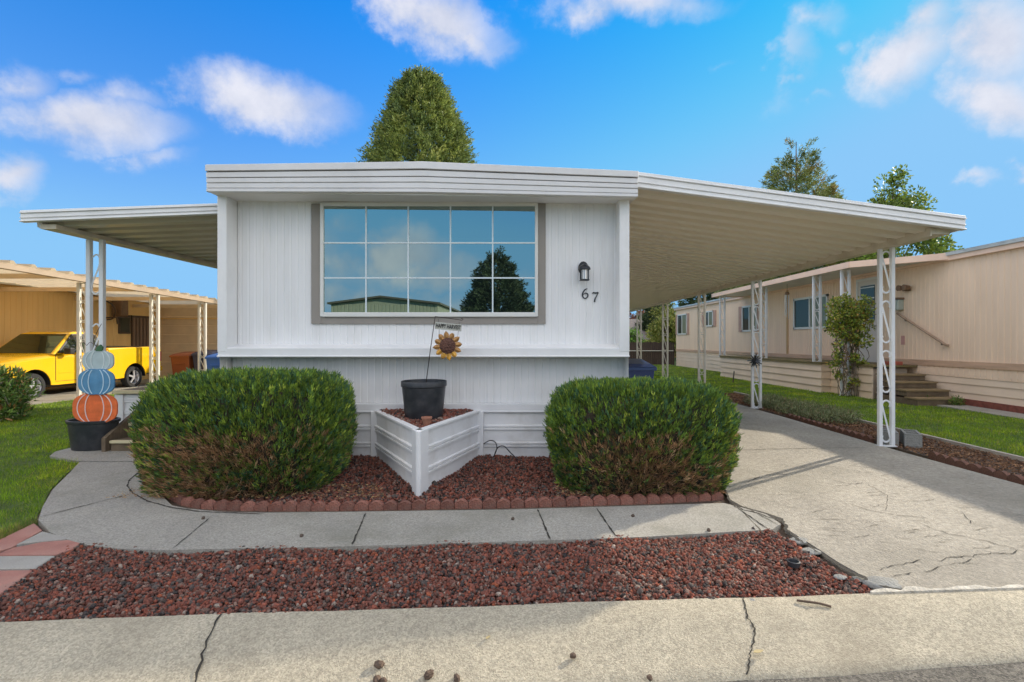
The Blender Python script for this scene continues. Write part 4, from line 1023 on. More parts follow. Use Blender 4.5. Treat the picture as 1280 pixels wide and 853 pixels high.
# ------------------------------------------------------------------ peach home on the right
RW = 9.6
def wz(py, Y): return H-(py-CY)/F*Y
ph = thing('peach_mobile_home', 'long peach mobile home with vertical siding and sliding windows right of the driveway', 'mobile home', (RW, 15, 0))
def divz(y): return .84-.0085*(y-9.5)
mb = MB()
ys, ye = 3.0, 31.3
mb.ribbed((RW, ye, .6), (0, -1, 0), (0, 0, 2.75), (-1, 0, 0), vprof(ye-ys, .13, .012)); mb.box(RW+.03, RW+4.2, ys, ye, .5, 3.35); mb.build('wall', M['pink_wall'], ph)
mb = MB()
def skz(y): return [divz(y)]
for k in range(5):
    f0, f1 = k/5, (k+1)/5
    def zz2(y, f): b = zg(y)-.03; return b+(divz(y)-b)*f
    mb.hexa([(RW+.0, ys, zz2(ys, f0)), (RW+.06, ys, zz2(ys, f0)), (RW+.06, ye, zz2(ye, f0)), (RW+.0, ye, zz2(ye, f0))],
            [(RW+.02, ys, zz2(ys, f1)-.004), (RW+.06, ys, zz2(ys, f1)-.004), (RW+.06, ye, zz2(ye, f1)-.004), (RW+.02, ye, zz2(ye, f1)-.004)])
mb.box(RW+.07, RW+4.1, ys+.1, ye-.1, -.4, .7)
mb.build('skirting', M['cream_skirt'], ph)
mb = MB(); mb.hexa([(RW-.025, ys, divz(ys)-.01), (RW+.03, ys, divz(ys)-.01), (RW+.03, ye, divz(ye)-.01), (RW-.025, ye, divz(ye)-.01)], [(RW-.025, ys, divz(ys)+.12), (RW+.03, ys, divz(ys)+.12), (RW+.03, ye, divz(ye)+.12), (RW-.025, ye, divz(ye)+.12)])
mb.build('belt', mat('weathered_peach_belt', (.62, .40, .26), .6, var=.15, vscale=2., stain=(.2, .12, .07), stain_amt=.6, stain_scale=1.2, stretch=(1, .5, 6)), ph)
mb = MB(); mb.box(RW-.10, RW+.02, ys, ye+.1, 3.20, 3.30); mb.build('fascia', M['pink_trim'], ph)
mb = MB(); mb.box(RW-.13, RW+4.3, ys-.1, ye+.15, 3.303, 3.37); mb.hexa([(RW-.13, ys-.1, 3.372), (RW+4.3, ys-.1, 3.372), (RW+4.3, ye+.15, 3.372), (RW-.13, ye+.15, 3.372)], [(RW-.13, ys-.1, 3.38), (RW+2.1, ys-.1, 3.50), (RW+2.1, ye+.15, 3.50), (RW-.13, ye+.15, 3.38)])
mb.build('roof', M['galv'], ph)
for yy in (9.0, 11.15, 6.0):
    pass
# red footing blocks at the base
mb = MB(); mb.box(RW-.05, RW+.02, 3.2, 10.9, 0., .14); mb.build('brick_footing', mat('dark_red_footing', (.20, .06, .04), .9, var=.3, vscale=14.), ph)
def win_r(px0, px1, py0, py1, lab=None, split=.5, bars=None):
    Ya, Yb2 = wy(px1, RW), wy(px0, RW); Ym = (Ya+Yb2)/2; z0, z1 = wz(py1, Ym), wz(py0, Ym)
    mb = MB(); t = .07
    mb.box(RW-.05, RW+.01, Ya, Ya+t, z0, z1); mb.box(RW-.05, RW+.01, Yb2-t, Yb2, z0, z1); mb.box(RW-.05, RW+.01, Ya, Yb2, z0, z0+t); mb.box(RW-.05, RW+.01, Ya, Yb2, z1-t, z1)
    yc = Ya+(Yb2-Ya)*split; mb.box(RW-.045, RW+.01, yc-.035, yc+.035, z0, z1)
    o = mb.build('window', M['frame'], ph); 
    if lab: o['label'] = lab
    mb = MB(); mb.box(RW-.02, RW-.008, Ya+.02, yc, z0+.02, z1-.02); mb.build('pane', M['pane_curtain'], o)
    mb = MB(); mb.box(RW-.02, RW-.008, yc, Yb2-.02, z0+.02, z1-.02); mb.build('pane', M['pane_dim'], o)
    return Ya, Yb2, z0, z1
for a in ((847.5, 859, 393, 418.5), (881, 892, 389, 408.5), (928.5, 947, 382, 414.7)):
    Ya, Yb2, z0, z1 = win_r(*a)
    for yy in ((Ya-.36, Ya-.03), (Yb2+.03, Yb2+.36)):
        mb = MB(); mb.box(RW-.035, RW, yy[0], yy[1], z0, z1); mb.build('shutter', M['shutter'], ph)
win_r(993, 1036, 371, 411.5, 'large sliding window above the porch deck')
# door
Ya, Yb2 = wy(1099, RW), wy(1074, RW); z0, z1 = .80, wz(351, 13.9)
mb = MB(); mb.box(RW-.03, RW, Ya, Yb2, z0, z1); dr = mb.build('door', M['door'], ph)
mb = MB(); mb.box(RW-.045, RW-.03, Ya+.12, Yb2-.12, z0+1.15, z1-.15); mb.build('pane', M['pane_dim'], dr)
mb = MB()
for k in range(4): mb.box(RW-.055, RW-.046, Ya+.12, Yb2-.12, z0+1.15+k*.30, z0+1.18+k*.30)
mb.box(RW-.05, RW-.01, Ya-.06, Ya, z0, z1+.06); mb.box(RW-.05, RW-.01, Yb2, Yb2+.06, z0, z1+.06); mb.box(RW-.05, RW-.01, Ya, Yb2, z1, z1+.06); mb.build('door_frame', M['frame'], dr)
mb = MB(); mb.lathe([(0, 0), (.03, 0), (.03, -.06), (0, -.07)], (RW-.04, Ya+.08, z0+1.0), 12, axis='x'); mb.build('handle', M['chime'], dr)
# wall step near the big window
mb = MB(); yj = wy(984.5, RW); mb.box(RW-.02, RW, yj-.06, yj+.06, .8, 3.2); mb.build('joint_strip', mat('ochre_trim', (.55, .33, .14), .6), ph)
# lamp, mailbox, handrail on the wall
yl = wy(1137, RW); mb = MB(); mb.box(RW-.10, RW, yl-.04, yl+.12, wz(364, yl), wz(359, yl)); ll = mb.build('floodlight', M['brownbox'], ph, bevel=.01)
for s in (-.09, .09):
    mb = MB(); mb.lathe([(0, 0), (.05, 0), (.075, -.14), (0, -.14)], (RW-.08, yl+s, wz(360, yl)), 14, axis='x'); mb.build('lamp_head', M['brownbox'], ll, smooth='auto')
yl = wy(1126, RW); mb = MB(); mb.box(RW-.16, RW, yl-.11, yl+.11, wz(388, yl), wz(375, yl)); mx_ = mb.build('mailbox', M['mail'], ph, bevel=.015); mb = MB(); mb.box(RW-.19, RW, yl-.13, yl+.13, wz(375, yl)+.002, wz(372.5, yl)); mb.build('lid', M['brownbox'], mx_, bevel=.01)
ya_, yb_ = wy(1126.5, RW), wy(1187, RW)
p0, p1 = Vector((RW-.10, ya_, wz(392, ya_))), Vector((RW-.10, yb_, wz(431, yb_)))
mb = MB(); mb.tube([p0+Vector((.02, .02, .0)), p0, p1, p1+Vector((.06, -.02, -.02))], .028, 8); hr = mb.build('handrail', M['timber'], ph, smooth='auto')
for f in (.18, .93): mb = MB(); q = p0.lerp(p1, f); mb.tube([q, q+Vector((.0, 0, -.06)), q+Vector((.10, 0, -.06))], .012, 6); mb.build('bracket', M['brownmetal'], hr)
mb = MB(); yl = wy(1129, RW); mb.box(RW-.012, RW+.002, yl-.05, yl+.06, wz(431, yl), wz(420, yl)); mb.build('wall_plate', mat('pink_plate', (.62, .33, .28), .6), ph)

# neighbour awning
na = thing('neighbour_awning', 'peach-edged porch awning on white lattice posts along the peach mobile home', 'awning', (8.2, 14, 0))
q = [(8.18, 21.4), (8.18, 12.45), (9.62, 11.1), (9.62, 21.4)]
mb = MB(); mb.prism([(x, y, 3.245+.01*(x-8)) for x, y in q], (0, 0, .06)); mb.build('roof_sheet', M['fascia'], na)
mb = MB(); mb.box(8.12, 8.17, 12.4, 21.5, 3.22, 3.37); mb.hexa([(8.12, 12.38, 3.22), (9.62, 11.0, 3.22), (9.66, 11.04, 3.22), (8.16, 12.42, 3.22)], [(8.12, 12.38, 3.37), (9.62, 11.0, 3.37), (9.66, 11.04, 3.37), (8.16, 12.42, 3.37)]); mb.box(8.12, 9.6, 21.42, 21.47, 3.22, 3.37); mb.build('edge', M['pink_trim'], na)
for y, zb3 in ((20.9, .67), (17.3, .73), (14.15, .77), (12.9, -.03)):
    lattice_post(na, 8.36, y, zb3, 3.24, .19, .06, M['post'], nsc=5)
nd = thing('neighbour_deck', 'raised porch deck with cream skirting in front of the peach mobile home', 'deck', (8.26, 15, 0))
mb = MB()
ya, yb = 13.8, 20.9
for k in range(4):
    def z3(y, f): b = zg(y)-.03; tt = .75-.0085*(y-13.8); return b+(tt-b)*f
    f0, f1 = k/4, (k+1)/4
    mb.hexa([(8.26, ya, z3(ya, f0)), (8.32, ya, z3(ya, f0)), (8.32, yb, z3(yb, f0)), (8.26, yb, z3(yb, f0))], [(8.29, ya, z3(ya, f1)-.006), (8.32, ya, z3(ya, f1)-.006), (8.32, yb, z3(yb, f1)-.006), (8.29, yb, z3(yb, f1)-.006)])
    mb.hexa([(8.27, ya+.005, z3(ya, f0)), (9.58, ya+.005, z3(ya, f0)), (9.58, ya+.05, z3(ya, f0)), (8.27, ya+.05, z3(ya, f0))], [(8.28, ya+.03, z3(ya, f1)-.006), (9.58, ya+.03, z3(ya, f1)-.006), (9.58, ya+.05, z3(ya, f1)-.006), (8.28, ya+.05, z3(ya, f1)-.006)])
    mb.hexa([(8.52, 12.15, z3(12, f0)), (8.56, 12.15, z3(12, f0)), (8.56, ya, z3(ya, f0)), (8.52, ya, z3(ya, f0))], [(8.545, 12.15, z3(12, f1)-.006), (8.56, 12.15, z3(12, f1)-.006), (8.56, ya, z3(ya, f1)-.006), (8.545, ya, z3(ya, f1)-.006)])
mb.box(8.6, 9.5, 12.3, 13.9, -.1, .7); mb.box(8.35, 9.5, 13.9, 20.8, -.3, .66)
mb.build('skirting', M['cream_skirt'], nd)
mb = MB(); mb.hexa([(8.22, ya-.03, .748), (9.58, ya-.03, .748), (9.58, yb, .688), (8.22, yb, .688)], [(8.22, ya-.03, .79), (9.58, ya-.03, .79), (9.58, yb, .73), (8.22, yb, .73)]); mb.box(8.5, 9.58, 12.08, ya-.035, .75, .792); mb.build('deck_boards', mat('olive_carpet', (.17, .135, .055), .9, var=.15), nd)
ns = thing('neighbour_steps', 'brown steps climbing along the peach wall to the porch deck', 'steps', (9.05, 11.4, 0))
for i in range(4):
    y = 12.08-.33*(i+1); z = .75-.15*(i+1)
    mb = MB(); mb.box(8.60-.02*i, 9.5, y, 12.05, z-.14 if i < 3 else -.02, z-.035); o = mb.build('step', M['deckwood'], ns)
    mb = MB(); mb.box(8.58-.02*i, 9.52, y-.02, y+.36, z-.033, z); mb.build('tread', mat('step_tread', (.25, .18, .09), .8) if i == 0 else bpy.data.materials['step_tread'], o)
def solid(name, lab, cat, m, boxes, bevel=.006, group=None):
    mb = MB()
    for b in boxes: mb.box(*b)
    o = mb.build(name, m, None, bevel=bevel); return setp(o, lab, cat, group)
solid('red_box', 'small flat red box lying on the top landing of the neighbour\'s steps', 'box', M['redbrick'], [(9.0, 9.32, 12.2, 12.42, .794, .88)])
x_, = (G(1156, 504, 0).x,); yy_ = G(1156, 504, 0).y
solid('edging_stone', 'pinkish red edging stone lying on the lawn at the foot of the neighbour\'s steps', 'edging stone', M['paver_red'], [(x_-.28, x_+.26, yy_-.07, yy_+.07, .0, .09)], .02)
# wind chime
wc = thing('wind_chime', 'silver wind chime hanging from the neighbour awning beside the large window', 'wind chime', (8.7, 16.4, 2.3))
mb = MB(); mb.tube([(8.7, 16.4, 3.24), (8.7, 16.4, 2.98)], .006, 5); mb.build('cord', M['black'], wc); mb = MB(); mb.lathe([(0, .0), (.07, 0), (.07, .03), (.04, .09), (0, .1)], (8.7, 16.4, 2.9), 16); mb.build('cap', M['brownbox'], wc)
for k in range(5):
    a = k*1.257; L_ = .55+.06*k; mb = MB(); mb.tube([(8.7+.06*math.cos(a), 16.4+.06*math.sin(a), 2.88), (8.7+.06*math.cos(a), 16.4+.06*math.sin(a), 2.88-L_)], .014, 6); mb.build('chime_tube', M['chime'], wc)
# concrete blocks at the foot of the first post
def cmu(x, y, rz, lab, z=.03):
    mb = MB(); L_, Wd, Hh, t = .40, .19, .19, .03
    for b in ((-L_/2, L_/2, -Wd/2, -Wd/2+t), (-L_/2, L_/2, Wd/2-t, Wd/2), (-L_/2, -L_/2+t, -Wd/2+t, Wd/2-t), (L_/2-t, L_/2, -Wd/2+t, Wd/2-t), (-t/2, t/2, -Wd/2+t, Wd/2-t)): mb.box(b[0], b[1], b[2], b[3], 0, Hh)
    o = mb.build('concrete_block', M['block'], None, bevel=.004); o.location = (x, y, z); o.rotation_euler = (0, 0, rz); setp(o, lab, 'concrete block')
cmu(5.03, 6.86, R(62), 'grey hollow concrete block touching the front lattice post of the carport', .0)
cmu(5.24, 6.72, R(60), 'grey hollow concrete block on the mulch, right of the block at the post', .0)
# black ornament on the second post
ob = thing('post_ornament', 'black star-shaped ornament tied to the second lattice post of the white carport', 'ornament', (4.83, 10.24, .99))
mb = MB()
for k in range(14):
    t = 2*math.pi*k/14; r = .12+.03*(k % 2); c = Vector((4.76, 10.22, .99)); mb.tube([c, c+Vector((r*math.cos(t), random.uniform(-.05, .03), r*math.sin(t)))], [.022, .008], 5)
mb.build('spikes', M['black'], ob)
solid('garden_marker', 'thin dark stake standing in the lawn in front of the neighbour deck', 'stake', M['brownmetal'], [(7.15, 7.18, 17.0, 17.03, -.1, .33)], 0).rotation_euler = (0, R(6), 0)
# wooden fence and grey house far back
wf_ = thing('wooden_fence', 'dark weathered board fence behind the carport', 'fence', (5, 33, -.3))
mb = MB(); x = -3.
while x < 9.9:
    h_ = 1.19+random.uniform(-.03, .03); mb.box(x, x+.13, 33+random.uniform(-.01, .01), 33.03, -.35, h_); x += .14
mb.build('boards', M['fence'], wf_)
mb = MB(); mb.tube([(-3, 32.9, .62), (9.9, 32.9, .62)], .025, 6); mb.build('rail', M['post_cream'], wf_)
gh = thing('grey_roofed_house', 'low house with grey shingled roof beyond the wooden fence', 'house', (5, 47, -.3))
mb = MB(); mb.box(-4, 14.2, 46, 54, -.4, 1.30); mb.build('wall', M['tan_wall'], gh)
mb = MB(); mb.prism([(-4.6, 45.4, 1.32), (-4.6, 50, 3.4), (-4.6, 54.6, 1.32)], (19.4, 0, 0)); mb.build('roof', M['grey_roof'], gh)
mb = MB(); mb.box(11.3, 12.2, 45.95, 46, .7, 1.2); mb.build('window', M['pane_dim'], gh)
mb = MB(); mb.box(6, 7, 45.95, 46, .2, 1.1); mb.build('window', M['pane_dim'], gh)
# buildings behind the camera that the picture window mirrors
mh = thing('metal_barn', 'tan ribbed metal building with low gable across the street', 'barn', (-16.3, -48, 0))
mb = MB(); xw0, xw1 = -23.2, -10.4; zk = 5.55; zp = 6.3; xm_ = -17.2
mb.ribbed((xw0, -48, -.2), (1, 0, 0), (0, 0, zk+.2), (0, 1, 0), vprof(xw1-xw0, .45, .06, .05))
mb.prism([(xw0, -48.1, zk), (xm_, -48.1, zp), (xw1, -48.1, zk), (xw1, -48.1, -.2), (xw0, -48.1, -.2)], (0, -20, 0)); mb.build('wall', M['metalwall'], mh)
mb = MB(); e = .35
for (xa, za_), (xb, zb4) in (((xw0-e, zk-.02), (xm_, zp+.05)), ((xm_, zp+.05), (xw1+e, zk-.02))):
    mb.hexa([(xa, -47.6, za_), (xb, -47.6, zb4), (xb, -68.5, zb4), (xa, -68.5, za_)], [(xa, -47.6, za_+.22), (xb, -47.6, zb4+.22), (xb, -68.5, zb4+.22), (xa, -68.5, za_+.22)])
mb.build('roof', mat('brown_metal_roof', (.12, .10, .07), .6), mh)

# ------------------------------------------------------------------ lava rock
def stones(name, lab, poly, n, size, z0, zj, cols, w, m='rock', zfun=None, parent=None, aniso=.35, seed=1):
    """many loose stones, each a rough 12-cornered lump, baked into one mesh"""
    import bmesh as _b
    base = []; faces = None; rng = np.random.default_rng(seed)
    for k in range(10):
        bm = _b.new(); _b.ops.create_icosphere(bm, subdivisions=1, radius=1)
        co = np.array([v.co[:] for v in bm.verts]); faces = np.array([[v.index for v in f.verts] for f in bm.faces]); bm.free()
        co *= (1+rng.uniform(-.28, .22, (len(co), 1))); base.append(co)
    base = np.array(base)
    P = scatter(poly, n); kk = rng.integers(0, 10, n)
    s = size*np.exp(rng.normal(0, .28, n)); sc = np.stack([s*rng.uniform(.8, 1.5, n), s*rng.uniform(.75, 1.1, n), s*rng.uniform(.55, .9, n)], 1)
    q = rng.normal(size=(n, 4)); q = unit(q); a, b, c, d = q.T
    Rm = np.stack([np.stack([a*a+b*b-c*c-d*d, 2*(b*c-a*d), 2*(b*d+a*c)], 1), np.stack([2*(b*c+a*d), a*a-b*b+c*c-d*d, 2*(c*d-a*b)], 1), np.stack([2*(b*d-a*c), 2*(c*d+a*b), a*a-b*b-c*c+d*d], 1)], 1)
    V = base[kk]*sc[:, None, :]; V = np.einsum('nij,nkj->nki', Rm, V)
    zz = z0+rng.uniform(0, zj, n) if zfun is None else zfun(P[:, 0], P[:, 1])+rng.uniform(-zj, zj, n)
    V += np.concatenate([P, zz[:, None]], 1)[:, None, :]
    cc = palette(n, cols, w, .25); cc = np.repeat(cc, 12, axis=0)
    F_ = (np.arange(n)[:, None, None]*12+faces[None]).reshape(-1, 3)
    o = np_mesh(name, V.reshape(-1, 3), 3, M[m], parent, cc, faces=F_, loc=(float(P[:, 0].mean()), float(P[:, 1].mean()), 0))
    if parent is None: setp(o, lab, 'rocks', kind='stuff')
    return o
LAVA = [(.26, .095, .065), (.19, .085, .062), (.30, .095, .06), (.12, .095, .082), (.27, .17, .13), (.38, .11, .055), (.06, .05, .046), (.38, .30, .24)]
LW_ = [.30, .22, .12, .16, .14, .04, .09, .03]
front_bed = [(G(x, y, 0).x, G(x, y, 0).y) for x, y in ((2, 741), (44, 711), (70, 694), (96, 683), (150, 688), (200, 690), (260, 688.5), (440, 685), (640, 679), (800, 673.5), (962, 665), (984, 676), (1010, 694), (1040, 712), (1068, 728))]
front_bed += [(G(1092, 739, 0).x, kb(2.0)+.0), (1.2, kb(1.2)), (-.1, kb(-.1)), (-2, kb(-2)), (-2.8, kb(-2.8)), (-3.1, kb(-3.1))]
def zfront(x, y): return .004+.010*np.sin(x*5+y*3)
stones('lava_rock_strip', 'reddish brown lava rocks filling the strip between footpath and kerb', front_bed, 33000, .0103, 0, .012, LAVA, LW_, zfun=zfront, seed=3)
back_bed = [(-3.55, 4.75), (-3.2, 4.5)]+[(a, b+.06) for a, b in inn]+[(1.72, 4.95), (1.72, 5.4), (1.25, 5.84), (-3.5, 5.84)]
def zback(x, y): return .015+.05*np.clip((y-4.6)/1.2, 0, 1)+.012*np.sin(x*4+y*5)
stones('lava_rock_bed', 'dark red lava rocks around the planter box and under the two junipers', back_bed, 27000, .0112, 0, .012, LAVA, [.33, .30, .08, .14, .08, .02, .08, .01], zfun=zback, seed=5)
tri_ = [(A.x, A.y+.07), (BL.x+.05, YW-.03), (BR.x-.05, YW-.03)]
stones('planter_rocks', 'red lava rocks heaped inside the pointed white planter box', tri_, 2200, .0175, 0, .012, LAVA, [.35, .2, .15, .08, .14, .04, .03, .02], zfun=lambda x, y: .535+.07*np.clip((y-4.75)/.6, 0, 1), seed=6)
# mulch strip
def chips(name, lab, poly, n, z, cols, w, L=.03, Wd=.012, zf=None):
    P = scatter(poly, n); D = unit(np.concatenate([RNG.normal(size=(n, 2)), RNG.uniform(-.1, .35, (n, 1))], 1))
    zz = z+RNG.uniform(0, .02, n)+(zf(P[:, 1]) if zf is not None else 0)
    v, c = kites(np.concatenate([P, zz[:, None]], 1), D, L*RNG.uniform(.6, 1.6, n), Wd*RNG.uniform(.7, 1.5, n), palette(n, cols, w, .3))
    o = np_mesh(name, v, 4, M['mulch'], None, c, loc=(float(P[:, 0].mean()), float(P[:, 1].mean()), 0)); setp(o, lab, 'mulch', kind='stuff'); return o
MUL = [(.21, .105, .05), (.13, .065, .035), (.32, .18, .09), (.07, .04, .028)]
zgn = lambda y: -.012*np.clip(y-9, 0, 26)
mpoly = [(5.45, 2.9), (5.15, 3.7), (5.03, 4.8), (4.95, 6.2), (4.88, 9.2), (4.75, 13.5), (5.7, 13.5), (5.74, 9.0), (5.84, 5.8), (5.95, 2.9)]
mb = MB(); slab(mb, [p for p in mpoly if p[1] <= 9.2]+[], .004, .1); mb.prism([(4.75, 13.5, zg(13.5)+.004), (5.7, 13.5, zg(13.5)+.004), (5.74, 9.0, .004), (4.86, 9.2, .004)], (0, 0, -.1)); setp(mb.build('mulch_bed', M['soil']), kind='structure')
chips('bark_mulch', 'rusty brown bark mulch strip between driveway and right lawn', mpoly, 26000, .008, MUL, [.4, .3, .2, .1], zf=zgn)
chips('bark_litter', 'pale dry litter scattered on the lava rocks below the left juniper', [(-3.7, 4.35), (-1.2, 4.35), (-1.4, 4.8), (-3.6, 4.8)], 1500, .045, [(.36, .22, .09), (.24, .13, .06), (.42, .3, .15)], [.4, .4, .2], L=.022, Wd=.006)
chips('bark_litter', 'dry twig litter scattered on the lava rocks below the right juniper', [(.3, 4.42), (1.75, 4.5), (1.75, 4.9), (.3, 4.7)], 1100, .045, [(.36, .22, .09), (.24, .13, .06), (.42, .3, .15)], [.4, .4, .2], L=.022, Wd=.006)
# timber edging along the right lawn
mb = MB()
for (x0, ya), (x1, yb) in zip(((5.97, 2.9), (5.86, 5.8), (5.76, 9.0)), ((5.86, 5.8), (5.76, 9.0), (5.72, 13.5))): mb.bar((x0, ya, zg(ya)+.03), (x1, yb, zg(yb)+.03), .05, .06)
o = mb.build('lawn_edging', mat('pale_edging', (.42, .37, .3), .9, var=.2, vscale=10.)); setp(o, 'pale narrow edging strip between bark mulch and right lawn', 'edging')

# ------------------------------------------------------------------ grass
GR = [(.25, .38, .02), (.16, .28, .018), (.34, .50, .024), (.46, .42, .11), (.10, .22, .012)]
def lawn(name, lab, poly, n, h, w_, dens=None, zb=None, cols=GR, ww=(.34, .3, .16, .06, .14)):
    P = scatter(poly, n, dens); D = unit(np.concatenate([RNG.normal(0, .38, (n, 2)), np.ones((n, 1))], 1))
    zz = (zb(P[:, 1]) if zb is not None else np.zeros(n))-.02
    pn = np.array([noise.noise(Vector((p[0]*1.3, p[1]*1.3, 0))) for p in P])
    pn2 = np.array([noise.noise(Vector((p[0]*5.3, p[1]*4.1, 3))) for p in P]); c = palette(n, cols, ww, .25)*(1+.45*pn[:, None]+.5*pn2[:, None]); c[:, 0] *= 1+.5*np.clip(pn, 0, 1)
    dist = np.hypot(P[:, 0], P[:, 1]); k = np.clip(dist/5, 1, 4)
    L = h*RNG.uniform(.6, 1.35, n)*(1+.25*pn+.4*pn2)
    B = np.concatenate([P, zz[:, None]], 1); rnd = RNG.normal(size=(n, 3)); rnd[:, 2] *= .2; S = unit(np.cross(D, rnd))*(w_*k)[:, None]/2
    v = np.stack([B-S, B+S, B+D*L[:, None]], 1).reshape(-1, 3); c = np.repeat(c, 3, axis=0)
    o = np_mesh(name, v, 3, M['grass'], None, c, loc=(float(P[:, 0].mean()), float(P[:, 1].mean()), 0)); setp(o, lab, 'grass', kind='stuff'); return o
lb_ = [(G(x, y, 0).x, G(x, y, 0).y) for x, y in ((-70, 700), (0, 673), (42, 651), (49, 640), (63, 612), (86, 590), (101, 581), (99, 576.5), (61, 569), (85, 561), (120, 553))]
left_lawn = lb_+[(-5.95, 7.4), (-5.95, 14.5), (-10.65, 14.5), (-10.65, 3.0), (-6, 2.9)]
mb = MB(); slab(mb, left_lawn, .0, .1); setp(mb.build('lawn_soil', M['grass_base']), kind='structure')
dd = lambda p: np.clip((5.2/np.hypot(p[:, 0], p[:, 1]))**1.6, 0, 1)
lawn('lawn_grass', 'bright green mown lawn left of the curved footpath', left_lawn, 190000, .055, .0042, dd)
right_lawn = [(5.95, 2.9), (5.88, 5.8), (5.78, 9.0), (5.74, 13.5), (4.75, 13.6), (4.75, 32.5), (9.5, 32.5), (9.5, 21), (8.25, 21), (8.25, 13.8), (8.5, 13.8), (8.5, 10.8), (8.95, 10.6), (8.95, 2.9)]
dd2 = lambda p: np.clip((8.5/np.hypot(p[:, 0], p[:, 1]))**1.7, 0, 1)
mb = MB()
for (ya, yb) in ((2.9, 9), (9, 22), (22, 33)): mb.hexa([(5.7 if ya < 13 else 4.75, ya, -.2), (9.6, ya, -.2), (9.6, yb, -.5), (5.7 if ya < 13 else 4.75, yb, -.5)], [(5.8 if ya < 13 else 4.75, ya, zg(ya)-.001), (9.6, ya, zg(ya)-.001), (9.6, yb, zg(yb)-.001), (5.8 if ya < 13 else 4.75, yb, zg(yb)-.001)])
setp(mb.build('lawn_soil_right', M['grass_base']), kind='structure')
lawn('lawn_grass', 'sunlit green lawn between the bark mulch strip and the peach mobile home', right_lawn, 150000, .055, .0045, dd2, zgn)
lawn('lawn_fringe', 'untidy grass fringe hanging over the red pavers at the lawn edge', [(G(x, y, 0).x, G(x, y, 0).y) for x, y in ((-60, 705), (0, 679), (46, 655), (44, 649), (0, 668), (-60, 695))], 3500, .05, .004, cols=[(.2, .2, .06), (.09, .19, .03), (.3, .25, .1)], ww=(.4, .4, .2))

